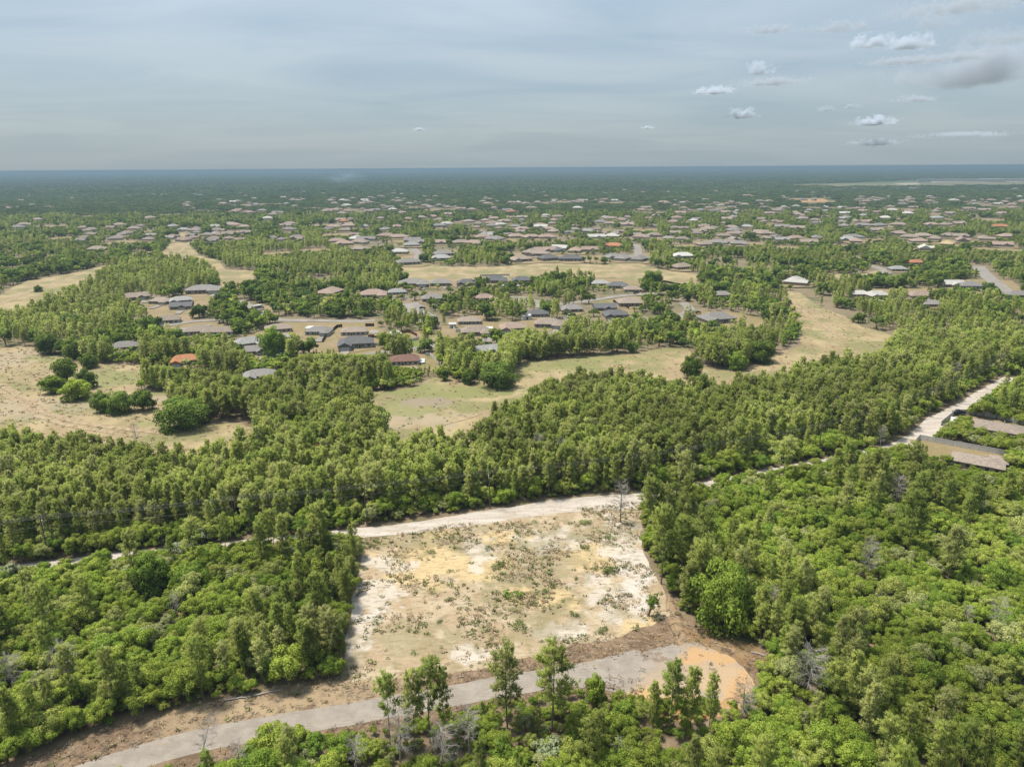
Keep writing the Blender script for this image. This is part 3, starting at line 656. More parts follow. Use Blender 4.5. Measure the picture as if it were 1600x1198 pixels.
CLUMPS = [leaf_mesh('distant_trees', make_clump(pine=p_), M['far']) for p_ in (0.2, 0.35, 0.5, 0.65, 0.85)]

# ------------------------------------------------------------------ houses: where they stand
ROOF = {'g': (0.30, 0.285, 0.275), 'd': (0.165, 0.165, 0.175), 't': (0.385, 0.32, 0.265), 'p': (0.42, 0.315, 0.265), 'w': (0.62, 0.61, 0.58), 'o': (0.50, 0.235, 0.115), 'b': (0.36, 0.30, 0.25), 'r': (0.26, 0.145, 0.115), 'l': (0.41, 0.41, 0.405), 'y': (0.55, 0.42, 0.24)}
RNAME = {'g': 'grey', 'd': 'dark grey', 't': 'tan', 'p': 'pinkish tan', 'w': 'white', 'o': 'orange tiled', 'b': 'brown', 'r': 'reddish brown', 'l': 'light grey', 'y': 'yellowish'}
# px, py of the roof centre, width in px, roof, variant, turn, label
NEAR_HOUSES = [
 (318, 450, 58, 'g', 0, 0.1, 'long grey-roofed house with pale edges behind the pines, far end of the western street'),
 (282, 465, 32, 'l', 1, 0.3, 'light grey hip-roofed house behind the darker grey roof, west cluster'),
 (283, 474, 32, 'd', 3, 0.1, 'darker grey gabled house below the light grey roof, west cluster'),
 (214, 460, 34, 't', 3, 0.5, 'tan-roofed house half hidden by pines at the western edge of the suburb'),
 (250, 466, 30, 't', 0, -0.2, 'tan hip-roofed house between the pines and the light grey roof'),
 (261, 495, 36, 'b', 1, 0.15, 'brown-grey house with an open dark carport beside the yellow yard'),
 (309, 512, 42, 'b', 0, 0.12, 'brown-roofed brick house with a wide pale driveway, west cluster'),
 (346, 512, 24, 'b', 2, 0.0, 'small brown-roofed house right of the brick house, west cluster'),
 (194, 535, 40, 'g', 2, 0.2, 'grey-roofed house alone among scrub above the left field'),
 (388, 530, 44, 'l', 0, 0.5, 'light grey house with pale roof left of the tall spreading tree'),
 (405, 541, 36, 'g', 3, 0.2, 'grey-tan house in front of the light grey one, by the orange sand drive'),
 (436, 545, 30, 'd', 2, 0.3, 'dark grey roofed house behind the tall spreading tree'),
 (288, 556, 42, 'o', 1, 0.3, 'orange tile-roofed house sunk among oaks above the left field'),
 (405, 579, 42, 'g', 1, 0.25, 'grey-roofed house nearest to the pine wood, below the orange sand drive'),
 (434, 508, 38, 't', 2, 0.3, 'tan-roofed house at the bend of the street beside the orange drive'),
 (498, 512, 38, 'g', 0, -0.1, 'grey-roofed house with a flat white porch roof on its yard side'),
 (553, 512, 38, 't', 2, 0.05, 'tan-grey hip-roofed house with a pale blue pool at its back'),
 (556, 531, 52, 'd', 1, 0.12, 'large dark grey roofed house with beige arched front, middle of the suburb'),
 (632, 556, 42, 'r', 2, 0.1, 'reddish brown roofed house with a teal pool, nearest to the central field'),
 (733, 496, 34, 't', 2, 0.05, 'tan hip-roofed house alone on a yellow yard above the lawn house'),
 (743, 513, 44, 't', 0, 0.1, 'tan-grey house with white canopy above a bright green lawn'),
 (802, 507, 42, 'p', 1, 0.1, 'pinkish tan house with white gables right of the lawn house'),
 (840, 485, 32, 'd', 2, 0.05, 'dark grey hip-roofed house below the oval turning loop'),
 (857, 501, 42, 't', 0, -0.1, 'tan-roofed house with white fence line and parked cars, mid suburb'),
 (760, 541, 42, 'l', 3, 0.4, 'light blue-grey roofed house half hidden behind grey pines by the street'),
 (512, 453, 30, 'p', 2, 0.1, 'pinkish roofed house in the dense oaks left of the long pink roof'),
 (583, 457, 40, 'p', 0, 0.1, 'long pinkish tan roof low behind oaks near the small cul-de-sac'),
 (620, 452, 26, 'l', 2, 0.2, 'small light grey house right of the long pink roof'),
 (676, 462, 34, 'g', 2, 0.15, 'grey hip-roofed house with white walls above the small cul-de-sac'),
 (645, 440, 44, 'g', 0, 0.05, 'wide grey roof at the left end of the row along the upper fairway'),
 (688, 439, 32, 'g', 2, 0.05, 'grey hip roof second in the row along the upper fairway'),
 (730, 439, 32, 'd', 1, 0.05, 'dark grey house with garage, third in the row along the upper fairway'),
 (775, 435, 34, 'd', 0, 0.05, 'dark roofed white house, fourth in the row along the upper fairway'),
 (816, 435, 32, 'd', 1, 0.05, 'dark roofed white house at the right end of the upper fairway row'),
 (757, 461, 30, 'p', 0, 0.3, 'pinkish tan roof tucked among oaks left of the oval turning loop'),
 (893, 478, 34, 'g', 1, 0.1, 'grey house with pale gable right of the oval turning loop'),
 (945, 476, 34, 'd', 3, 0.1, 'dark grey gabled house left of the black back fence'),
 (962, 487, 38, 'd', 1, 0.1, 'dark grey house with white front and wide drive, below the gabled one'),
 (985, 469, 40, 't', 2, 0.1, 'tan hip-roofed house behind the black back fence'),
 (938, 439, 28, 'l', 2, 0.1, 'light grey hip-roofed house left of the grey one, upper street corner'),
 (965, 443, 32, 'd', 0, 0.0, 'dark grey roofed house with white front, upper street corner'),
 (989, 448, 22, 't', 2, 0.0, 'small tan house beside the big dark oak, upper street corner'),
 (1120, 494, 52, 'g', 1, 0.35, 'large grey gabled house right of the curved cul-de-sac'),
 (1128, 456, 28, 'g', 2, 0.2, 'small grey house among oaks under the pale track right of the fairway'),
 (1437, 458, 36, 'p', 0, 0.2, 'pinkish tan house right of the bright blue pool'),
 (1456, 470, 24, 'g', 2, 0.1, 'grey house front low between pines right of the blue pool'),
 (1370, 457, 34, 'w', 1, 0.2, 'white and grey house left of the bright blue pool'),
 (1344, 455, 22, 'w', 2, 0.1, 'small white roof at the left end of the blue pool row'),
 (1515, 443, 34, 'g', 2, 0.1, 'grey roof left of the forked street on the far right'),
 (1486, 441, 34, 'w', 3, 0.05, 'long pale flat-roofed house left of the forked street'),
 (1590, 457, 34, 'g', 0, 0.1, 'grey-roofed house right of the forked street at the picture edge'),
 (1431, 407, 24, 'o', 2, 0.1, 'orange tile-roofed house among trees above the blue pool row'),
 (1403, 417, 26, 'l', 2, 0.1, 'light grey house at the end of the pale drive right of the dry patch'),
 (1558, 662, 74, 'b', 4, -0.42, 'brown shingled house with a white flat porch roof beside the sandy track'),
 (1530, 712, 66, 'b', 5, -0.42, 'brown shingled house nearest on the right, in the long grey fence'),
]
def crop(pts, ox, oy, s=2.909): return [(ox + x / s, oy + y / s, c) for x, y, c in pts]
FAR_HOUSES = crop([(60, 225, 'p'), (30, 230, 't'), (220, 230, 'p'), (330, 222, 'w'), (640, 220, 'p'), (690, 222, 'p'), (100, 240, 't'), (110, 275, 'o'), (400, 265, 'p'), (460, 258, 't'), (510, 255, 'p'), (60, 300, 'p'), (130, 295, 'p'), (350, 300, 'p'), (540, 295, 'g'), (580, 285, 't'), (740, 187, 't'), (900, 190, 'w'), (930, 195, 'p'), (960, 215, 't'), (870, 232, 'o'), (790, 215, 'p'), (1170, 215, 'w'), (1180, 190, 't'), (1280, 190, 't'), (1060, 270, 'p'), (920, 258, 't'), (1080, 255, 't'), (840, 275, 't'), (780, 295, 'g'), (820, 290, 'w'), (920, 310, 'p'), (1000, 300, 'w'), (1040, 310, 'p'), (1320, 262, 'b'), (1320, 285, 'p'), (1390, 290, 'p'), (1460, 225, 'p'), (1480, 215, 't'), (1560, 190, 'p'), (740, 345, 'p'), (790, 355, 'g'), (640, 370, 't'), (700, 372, 'p'), (550, 370, 'p'), (165, 352, 'w'), (210, 355, 'g'), (180, 368, 't'), (110, 375, 'p'), (180, 400, 't'), (360, 345, 't'), (420, 360, 'g'), (440, 370, 'g'), (300, 340, 'p'), (360, 412, 'w'), (400, 458, 'g'), (560, 420, 'g'), (550, 440, 'l'), (890, 342, 'p'), (960, 345, 'p'), (1030, 345, 'p'), (1060, 320, 't'), (1255, 345, 'w'), (1460, 345, 'p'), (1520, 338, 't'), (1090, 395, 'w'), (1020, 405, 'p'), (1160, 405, 'p'), (1230, 402, 'p'), (1335, 385, 'o'), (990, 420, 't'), (1060, 402, 'd'), (1040, 440, 'd'), (1140, 442, 'd'), (910, 445, 't'), (960, 412, 't'), (1340, 435, 'g'), (1380, 440, 'g'), (1455, 443, 'g')], 500, 250)
FAR_HOUSES += crop([(20, 260, 'p'), (40, 238, 'p'), (170, 215, 't'), (240, 235, 't'), (250, 265, 't'), (330, 200, 't'), (400, 200, 't'), (490, 220, 't'), (440, 240, 'p'), (570, 245, 't'), (280, 315, 'g'), (270, 303, 't'), (120, 320, 't'), (160, 310, 't'), (420, 330, 't'), (500, 300, 'g'), (570, 305, 't'), (210, 370, 'g'), (150, 378, 't'), (260, 368, 't'), (620, 368, 't'), (690, 212, 'w'), (790, 240, 'w'), (870, 230, 't'), (990, 210, 't'), (1000, 225, 'w'), (1050, 185, 't'), (970, 260, 'w'), (1070, 240, 'w'), (780, 295, 'g'), (870, 293, 'g'), (940, 293, 'g'), (1030, 290, 't'), (1180, 290, 'p'), (1240, 290, 't'), (1300, 285, 't'), (1260, 240, 't'), (1350, 220, 't'), (1420, 225, 't'), (1500, 240, 't'), (1490, 298, 'o'), (1030, 330, 'p'), (1080, 345, 't'), (1140, 340, 't'), (1195, 352, 't'), (820, 345, 'g'), (800, 355, 'l'), (1260, 340, 't'), (1310, 342, 't'), (1420, 352, 't'), (1500, 380, 'p'), (1250, 375, 'y'), (1150, 395, 'w'), (50, 430, 'w'), (45, 478, 't'), (560, 543, 'w'), (1080, 178, 't'), (1170, 165, 't'), (340, 160, 't'), (440, 185, 't'), (1580, 165, 'w'), (1560, 130, 't')], 1050, 250)
FAR_HOUSES += crop([(1080, 185, 't'), (1330, 180, 't'), (1130, 235, 'p'), (1190, 228, 'g'), (1240, 245, 'p'), (1480, 225, 't'), (1530, 222, 't'), (1550, 270, 'p'), (1580, 290, 'p'), (1110, 300, 't'), (540, 292, 't'), (680, 260, 't'), (110, 290, 't'), (80, 302, 'g'), (1500, 592, 'p'), (170, 268, 't'), (440, 400, 't')], 0, 250)

for _ in range(75):
    FAR_HOUSES.append((RNG.uniform(330, 1600), 312 + 70 * RNG.uniform(0, 1) ** 1.6, RNG.choice(['p', 't', 't', 'w', 'l', 'g', 'p'])))
H_NEAR = []
for px, py, wpx, rc, var, turn, lab in NEAR_HOUSES:
    q = P(px, py, 3.6); dep = proj(q[None])[2][0]
    H_NEAR.append((q[0], q[1], wpx * dep / FPX, rc, var, turn, lab, px, py))
H_FAR = []
for px, py, rc in FAR_HOUSES:
    q = P(px, py, 3.6); H_FAR.append((q[0], q[1], RNG.uniform(18, 24), rc, int(RNG.integers(0, 4)), RNG.choice([0.0, 0.35, -0.3, 1.2]) + RNG.uniform(-0.15, 0.15), px, py))

# ------------------------------------------------------------------ trees: where they stand
CLEARINGS = []
for k in range(70):
    q = P(RNG.uniform(60, 1640), 303 + 95 * RNG.uniform() ** 1.5); CLEARINGS.append((q[0], q[1], RNG.uniform(16, 34), RNG.uniform(14, 30)))
DH = []
for k in range(640):
    a, b = RNG.uniform(0, 1640), 294 + 85 * RNG.uniform() ** 1.25; q = P(a, b)
    if fbm(np.array([q[0]]), np.array([q[1]]), 260, 31)[0] > np.interp(a, [0, 300, 500, 1600], [0.62, 0.56, 0.47, 0.47]) and min(math.hypot(q[0] - h[0], q[1] - h[1]) for h in H_FAR) > 24 and q[1] > 720: DH.append((q[0], q[1], RNG.uniform(13, 18.5)))
HX = np.array([[h[0], h[1], h[2]] for h in H_NEAR] + [[h[0], h[1], h[2]] for h in H_FAR] + [[c_[0], c_[1], c_[2] * 1.5] for c_ in CLEARINGS] + [list(q_) for q_ in DH])
def clear_of_houses(x, y, lat=0.0, kf=1.0):
    """2 where any tree may stand, 1 where only low ones leave a house in view, 0 in its yard."""
    lev = np.full(len(x), 2)
    for hx, hy, hw in HX:
        d = math.hypot(hx, hy); ux, uy = hx / d, hy / d
        m = np.where((np.abs(x - hx) < 300) & (np.abs(y - hy) < 300) & (lev > 0))[0]
        if not len(m): continue
        al = (x[m] - hx) * ux + (y[m] - hy) * uy; la = np.abs((x[m] - hx) * uy - (y[m] - hy) * ux)
        f0 = min(d * 0.036 * kf, 75); f1 = min(d * 0.115, 150)
        side = (al < hw * 0.35) & (la < hw * 0.50 + lat)
        bad = (side & (al > -f0)) | (np.hypot(al, la) < hw * 0.58 + lat * 0.5)
        low = side & (al > -f1)
        lev[m[low]] = np.minimum(lev[m[low]], 1); lev[m[bad]] = 0
    return lev
def open_mask(x, y):
    bad = np.zeros(len(x), bool)
    for pl, mg in OPEN:
        bad |= inside(x, y, pl)
        if mg > 0: bad |= seg_dist(x, y, np.vstack([pl, pl[:1]])) < mg
    return bad
def grid(y0, y1, step, margin=90):
    out = []
    y = y0
    while y < y1:
        half = 0.72 * (y * 1.03 + 30) * 1.08 + margin * 0.3
        x = np.arange(-half, half, step); out.append(np.stack([x + RNG.uniform(-.48, .48, len(x)) * step, y + RNG.uniform(-.48, .48, len(x)) * step], 1)); y += step
    return np.concatenate(out)
TRK = TRACK_LINE; RD = ROAD_LINE
LOTC = LOT.mean(0)
def track_y(x): return np.interp(x, TRK[:, 0], TRK[:, 1])
def road_y(x): return np.interp(x, RD[:, 0], RD[:, 1])

# room kept for the single trees placed further down: px, py, radius in m (negative: crown width in px)
SPOTS = [(793, 1137, 2.6),(862, 1142, 2.6),(610, 1165, 2.6),(647, 1168, 2.6),(672, 1160, 2.6),(695, 1150, 2.6),(1048, 1142, 2.6),(1078, 1146, 2.6),(1108, 1138, 2.6),(1020, 1135, 2.6),(1033, 912, 2.6),(1013, 832, 2.6),(1065, 900, 2.6),(1098, 880, 2.6),(1068, 768, 2.6),(1222, 760, 2.6),(1415, 870, 2.6),(1480, 910, 2.6),(500, 1000, 1.0),(505, 875, 1.0),(520, 1035, 1.0),(287, 668, -74),(122, 624, -42),(84, 613, -36),(105, 598, -34),(135, 606, -30),(160, 643, -30),(188, 644, -42),(224, 641, -36),(140, 575, -26),(78, 553, -34),(116, 560, -30),(778, 603, -56),(733, 599, -24),(694, 594, -18),(1186, 565, -46),(1151, 577, -32),(1112, 556, -56),(1080, 590, -34),(428, 556, -42),(601, 544, -22),(631, 543, -12),(1108, 443, -26),(1018, 452, -34),(545, 672, -60),(585, 680, -50),(470, 690, -40),(1130, 975, -92),(238, 925, -60),(930, 1098, -36),(60, 456, -12),(969, 815, 2.8),(100, 1062, 2.8),(1552, 1000, 2.8),(1505, 985, 2.8),(1262, 1085, 2.8),(735, 1185, 2.8),(625, 1195, 2.8),(690, 1198, 2.8),(308, 1205, 2.8),(1355, 905, 2.8),(1400, 790, 2.8),(840, 728, 2.8),(876, 735, 2.8),(1310, 660, 2.8),(1490, 600, 2.8),(275, 965, 2.8),(20, 1075, 2.8),(1205, 960, 2.8),(1375, 700, 2.8),(1160, 1120, 2.8),(560, 1215, 2.8),(380, 1215, 2.8),(265, 745, 2.8),(215, 700, 2.8),(914, 818, 2.8)]
def near_spot(x, y):
    bad = np.zeros(len(x), bool)
    for px, py, rr in SPOTS:
        q = P(px, py); d = math.hypot(q[0], q[1]); rr = rr if rr > 0 else -rr * proj(q[None])[2][0] / FPX * 0.46
        al = (x - q[0]) * q[0] / d + (y - q[1]) * q[1] / d; la = np.abs((x - q[0]) * q[1] / d - (y - q[1]) * q[0] / d)
        bad |= (np.hypot(al, la) < rr) | ((al < 0) & (al > -rr - 2.5) & (la < rr * 0.75))
    return bad
# --- near woods, one tree at a time
g_ = grid(58, 350, 2.15)
x, y = g_[:, 0], g_[:, 1]
ok = ~open_mask(x, y)
half_w = np.interp(x, [-130, -45, -36, 36, 44, 120, 132, 240], [2.5, 2.5, 5.0, 6.5, 2.6, 2.6, 5, 4])
td = seg_dist(x, y, TRK); ok &= td > half_w
ok &= seg_dist(x, y, RD) > 4.2
ok &= ~near_spot(x, y)
ok &= np.hypot((x - CUL_C[0]) / 12.2, (y - CUL_C[1]) / 8.4) > 1
lev = clear_of_houses(x, y, 0.0, 0.8); ok &= lev > 0
x, y, td, lev = x[ok], y[ok], td[ok], lev[ok]
south = y < road_y(x); north = y > track_y(x); west = ~south & ~north & (x < 0); east = ~south & ~north & (x >= 0)
east &= ~south
south |= (x > 15) & (x < 52) & (y < CUL_C[1] - 4) & ~north
east &= ~south
px_, py_, dep_ = proj(np.stack([x, y, np.zeros(len(x))], 1))
n1 = fbm(x, y, 26, 3); n2 = fbm(x, y, 60, 8)
ppine = np.full(len(x), 0.2)
ppine[south] = 0.06
ppine[west] = np.where(y[west] < road_y(x[west]) + 19, 0.30, 0.10) + np.where(x[west] > -52, 0.16, 0)
ppine[east] = 0.09 + np.clip((1130 - 0.35 * (1600 - px_[east]) - 0 * py_[east] < py_[east]) * 0.5, 0, 1) + np.where((x[east] < 46) & (y[east] > 130), 0.30, 0)
ppine[north] = np.clip((td[north] - 5) / 12, 0.02, 0.93)
ppine[north & (x > 95)] = np.clip((td[north & (x > 95)] - 4) / 16, 0.05, 0.85)
nfar = north & (y > 262) & (x < 150) & (px_ < 760)
ppine[nfar] = 0.45
ppine[~north & (td < 10)] *= 0.3
ppine = np.clip(ppine + (n1 - 0.5) * 0.7 * (ppine > 0.05) * (ppine < 0.9), 0.01, 0.96)
ppine[lev < 2] = 0.0
is_pine = RNG.random(len(x)) < ppine
drop = RNG.random(len(x)); keep = np.where(is_pine, drop < np.where(north, 0.97, 0.8), drop < 0.88)
keep &= ~((n2 > 0.70) & west & (drop > 0.4))
x, y, td, is_pine, south, north, west, east, lev = (a[keep] for a in (x, y, td, is_pine, south, north, west, east, lev))
N = len(x)
scl = np.where(is_pine, RNG.normal(0.78, 0.13, N), RNG.normal(0.71, 0.21, N))
scl = np.where(is_pine & north, RNG.normal(0.80, 0.12, N), scl)
scl = np.where(is_pine & ~north & (seg_dist(x, y, np.vstack([LOT, LOT[:1]])) < 9), scl * np.where(x < 0, 0.85, 1.15), scl)
scl = np.where(south & ~is_pine, scl * 0.92, scl); scl = np.where(~north & (td < 9) & ~is_pine, scl * np.where(x < -36, 0.6, 0.75), scl); scl = np.where(lev < 2, scl * 0.85, scl); scl = np.clip(scl, 0.45, 1.6)
rot = RNG.uniform(0, 6.283, N)
# the trees in front of the near houses are lower, so that the roofs look over them
_bx, _by, _ = proj(np.stack([x, y, np.zeros(N)], 1)); _tx, _ty, _ = proj(np.stack([x, y, np.where(is_pine, 13, 5.5) * scl], 1))
_lim = np.interp(_bx, [180, 240, 340, 400, 445, 470, 600, 620, 680, 700, 720], [0, 571, 581, 593, 576, 553, 553, 572, 578, 562, 0])
_m = north & (_by > _lim) & (_ty < _lim); scl = np.where(_m, scl * (_by - _lim) / np.maximum(_by - _ty, 1e-3), scl)
scl = np.where(_m & (scl < 0.28), 0.28, scl)
_lim = np.interp(_bx, [-400, 0, 250, 330, 380, 420, 470, 500, 540, 600, 720, 800, 900, 960, 1000, 1060, 1180, 1230], [1290, 1255, 1194, 1174, 1168, 1138, 1134, 1152, 1152, 1142, 1122, 1112, 1098, 1093, 1096, 1092, 1088, 0])
_m = south & (_ty < _lim); scl = np.where(_m, np.maximum(scl * np.maximum(_by - _lim, 0) / np.maximum(_by - _ty, 1e-3), 0.3), scl)
_lim = np.interp(_bx, [1420, 1430, 1450, 1500, 1580, 1640], [0, 702, 716, 734, 738, 740])
_m = east & (_by > _lim) & (_ty < _lim); scl = np.where(_m, np.maximum(scl * (_by - _lim) / np.maximum(_by - _ty, 1e-3), 0.3), scl)
var = RNG.integers(0, 6, N)
zz = np.zeros(N)
hgt = np.where(is_pine, 13, 5) * scl
pcx, pcy, pdep = proj(np.stack([x, y, hgt * 0.6], 1))
vis = (pcx > -5) & (pcx < 1605) & (pcy < 1200)
rank = np.where(vis, scl * np.where(is_pine, 1, 1) / pdep, 0)
chosen = np.zeros(N, bool)
for m, lim in ((is_pine, 262), (~is_pine, 296)):
    idx = np.where(m)[0]; chosen[idx[np.argsort(-rank[idx])[:lim]]] = True
chosen &= rank > 0
dl = seg_dist(x, y, np.vstack([LOT, LOT[:1]]))
dv = seg_dist(x, y, np.vstack([VERGE_N, VERGE_N[:1]]))
def wood_label(i):
    sp_ = 'sand pine' if is_pine[i] else 'scrub oak'
    look = 'olive-green sand pine' if is_pine[i] else 'bright green scrub oak'
    if south[i]:
        where = 'at the kerbside strip just below the asphalt road' if dv[i] < 5 else ('in the thicket below the orange sand' + ((', outer rows' if y[i] > 97 else ', inner rows' if y[i] > 91 else ', bottom rows') + (', left end' if x[i] < 23 else ', middle' if x[i] < 38 else ', right end')) if x[i] > 12 else 'in the thicket below the asphalt road')
    elif west[i]:
        where = 'on the edge of the brown verge left of the lot' if dv[i] < 5 else ('along the straight left edge of the cleared lot' if dl[i] < 7 else ('beside the narrow left stretch of white track' if td[i] < 8 else (('front' if y[i] < 112 else 'middle' if y[i] < 132 else 'back').join(('in the ', ' of the left wood')) + (', at the picture edge' if x[i] < -68 else ', nearer the lot'))))
    elif east[i]:
        where = 'on the wood edge facing the turning circle' if dv[i] < 6 else ('along the right edge of the cleared lot' if dl[i] < 8 else ('inside the wood at the lower right corner' if y[i] < 112 else 'in the %s of the right wood%s' % ('front' if y[i] < 135 else 'back', ', at the picture edge' if x[i] > 72 else ', nearer the lot')))
    else:
        row = 'front row beyond the track' if td[i] < 14 else 'second rank beyond the track' if td[i] < 26 else 'third rank beyond the track' if td[i] < 40 else 'deep wood beyond the track'
        q = proj(np.array([[x[i], y[i], 0]]))[0][0]
        where = 'in the %s, %s' % (row, 'far left' if q < 260 else 'left of the lot' if q < 540 else 'behind the lot, left half' if q < 790 else 'behind the lot, right half' if q < 1010 else 'right of the lot')
    return look + ' ' + where, sp_ + 's ' + where
for i in np.where(chosen)[0]:
    lab, grp = wood_label(i)
    if is_pine[i]: tree('pine_tree', P_PINE[var[i]], (x[i], y[i], 0), rot[i], (scl[i] * 0.68, scl[i] * 0.68, scl[i]), lab, 'pine tree', grp)
    else: tree('oak_tree', P_OAK[var[i]], (x[i], y[i], 0), rot[i], (scl[i], scl[i], scl[i] * 1.05), lab, 'oak tree', grp)
NX, NY, NS, NR, NP, NV = (a[~chosen] for a in (x, y, scl, rot, is_pine, var))
# low undergrowth between the trunks, part of the uncounted oak scrub
u_ = grid(62, 215, 2.0); u_ = u_[~open_mask(u_[:, 0], u_[:, 1])]
u_ = u_[(seg_dist(u_[:, 0], u_[:, 1], TRK) > np.interp(u_[:, 0], [-45, -36, 36, 44], [2.2, 4.6, 6.0, 2.4])) & (seg_dist(u_[:, 0], u_[:, 1], RD) > 4.0) & (np.hypot((u_[:, 0] - CUL_C[0]) / 12.2, (u_[:, 1] - CUL_C[1]) / 8.4) > 1)]
k_ = len(u_); NX = np.concatenate([NX, u_[:, 0]]); NY = np.concatenate([NY, u_[:, 1]]); NS = np.concatenate([NS, RNG.uniform(0.22, 0.42, k_)]); NR = np.concatenate([NR, RNG.uniform(0, 6.28, k_)]); NP = np.concatenate([NP, np.zeros(k_, bool)]); NV = np.concatenate([NV, RNG.integers(0, 6, k_)])

# --- trees of the middle distance
g_ = grid(350, 1450, 5.2)
x, y = g_[:, 0], g_[:, 1]
ok = ~open_mask(x, y)
for ln, w in STREET_W: ok &= seg_dist(x, y, ln) > w * 0.5 + 3.5
x, y = x[ok], y[ok]
lev = clear_of_houses(x, y); x, y, lev = x[lev > 0], y[lev > 0], lev[lev > 0]
PINE_STANDS = [poly(q) for q in ([(345, 392), (430, 376), (495, 364), (540, 395), (625, 410), (628, 440), (560, 424), (440, 424), (352, 420)], [(60, 470), (170, 432), (250, 412), (330, 420), (345, 445), (300, 455), (220, 455), (200, 500), (150, 540), (0, 545), (-60, 540), (-60, 500)], [(1000, 396), (1060, 390), (1100, 425), (1010, 415)], [(790, 520), (1000, 520), (1000, 548), (800, 560)], [(1260, 440), (1380, 455), (1500, 490), (1600, 530), (1600, 600), (1300, 600), (1390, 525)])]
st = np.zeros(len(x), bool)
for pl in PINE_STANDS: st |= inside(x, y, pl)
nd = fbm(x, y, 55, 40); nsp = fbm(x, y, 70, 60)
sub = (y > 420) & (y < 1450) & (x > -330) & ~st
dens = np.where(st, 0.95, np.where(nd > 0.39, 0.92, 0.35)); dens = np.where(sub & (nd < 0.36), 0.12, dens)
keep = RNG.random(len(x)) < dens * np.interp(y, [350, 600, 1450], [1.0, 0.9, 0.6])
x, y, st, nsp, lev = x[keep], y[keep], st[keep], nsp[keep], lev[keep]
n = len(x); mp = RNG.random(n) < np.where(st, 0.93, np.clip((nsp - 0.36) * 2.2, 0.04, 0.75)) * (lev > 1)
s2 = np.where(mp, RNG.normal(0.72, 0.13, n), RNG.normal(1.05, 0.26, n)); s2 = np.clip(s2, 0.5, 1.7)
s2 = np.where(st & mp, np.clip(RNG.normal(0.80, 0.09, n), 0.7, 1.2), s2)
big = ~mp & (RNG.random(n) < 0.22) & (lev > 1); s2 = np.where(lev < 2, s2 * 0.75, s2)
def vecs(a): return np.stack([np.zeros(len(a)), np.zeros(len(a)), a], 1)
def scl3(s, k=1.0): return np.stack([s, s, s * k], 1)
nearN = NP & (NY < 200); 
c_pine = src_collection('pine_source', joined(PINES, M['pine'], 'pine_whole') + joined(MID_PINE, M['pine'], 'pine_light'))
c_oak = src_collection('oak_source', joined(OAKS, M['oak'], 'oak_whole') + joined(MID_OAK, M['oak'], 'oak_light') + joined(MID_LIVE, M['live'], 'live_oak_light') + joined(MID_OAK, M['live'], 'dark_oak_light'))
pv = np.where(NY < 300, NV, 6 + NV % 4)
px2 = np.concatenate([NX[NP], x[mp]]); py2 = np.concatenate([NY[NP], y[mp]])
sc2 = np.concatenate([NS[NP], s2[mp]]); r2 = np.concatenate([NR[NP], RNG.uniform(0, 6.28, mp.sum())])
i2 = np.concatenate([pv[NP], 6 + RNG.integers(0, 4, mp.sum())])
scatter('pine_woods', c_pine, np.stack([px2, py2, np.zeros(len(px2))], 1), vecs(r2), scl3(sc2 * 0.70, 1 / 0.70), i2, 'dense olive-green pine woods stretching across the middle of the view', 'woods')
oi = np.where(big, 9 + RNG.integers(0, 2, n), np.where(RNG.random(n) < 0.45, 6 + RNG.integers(0, 3, n), 11 + RNG.integers(0, 3, n)))
s2o = np.where(big, s2 * 0.85, s2)
ov = np.where(NY < 300, NV, 6 + NV % 3)
px3 = np.concatenate([NX[~NP], x[~mp]]); py3 = np.concatenate([NY[~NP], y[~mp]])
sc3 = np.concatenate([NS[~NP], s2o[~mp]]); r3 = np.concatenate([NR[~NP], RNG.uniform(0, 6.28, (~mp).sum())]); i3 = np.concatenate([ov[~NP], oi[~mp]])
scatter('oak_woods', c_oak, np.stack([px3, py3, np.zeros(len(px3))], 1), vecs(r3), scl3(sc3, 1.05), i3, 'bright green oak scrub filling the woods and the gaps between houses', 'woods')
# --- far woods
g1 = grid(1400, 3000, 21); g2 = grid(3000, 7500, 44); g3 = grid(7500, 17000, 105); g_ = np.concatenate([g1, g2, g3]); x, y = g_[:, 0], g_[:, 1]
bad = np.zeros(len(x), bool)
for pl in FAROPEN: bad |= inside(x, y, pl)
ok = ~bad & (clear_of_houses(x, y, 11.0, 1.3) > 0) & ((fbm(x, y, 180, 90) > 0.33) | (RNG.random(len(x)) < 0.3))
x, y = x[ok], y[ok]; n = len(x)
cc = src_collection('distant_source', CLUMPS)
scatter('distant_woods', cc, np.stack([x, y, np.zeros(n)], 1), vecs(RNG.uniform(0, 6.28, n)), np.stack([np.where(y > 7500, 3.4, np.where(y > 3000, 1.5, 0.8)) * RNG.uniform(0.8, 1.15, n)] * 2 + [np.where(y > 3000, 1.1, 0.58) * RNG.uniform(0.8, 1.2, n)], 1), np.clip((fbm(x, y, 500, 5) * 7 - 1).astype(int), 0, 4), 'hazy grey-green woods reaching to the far horizon', 'woods')
print('trees', N, len(px2), len(px3), n)

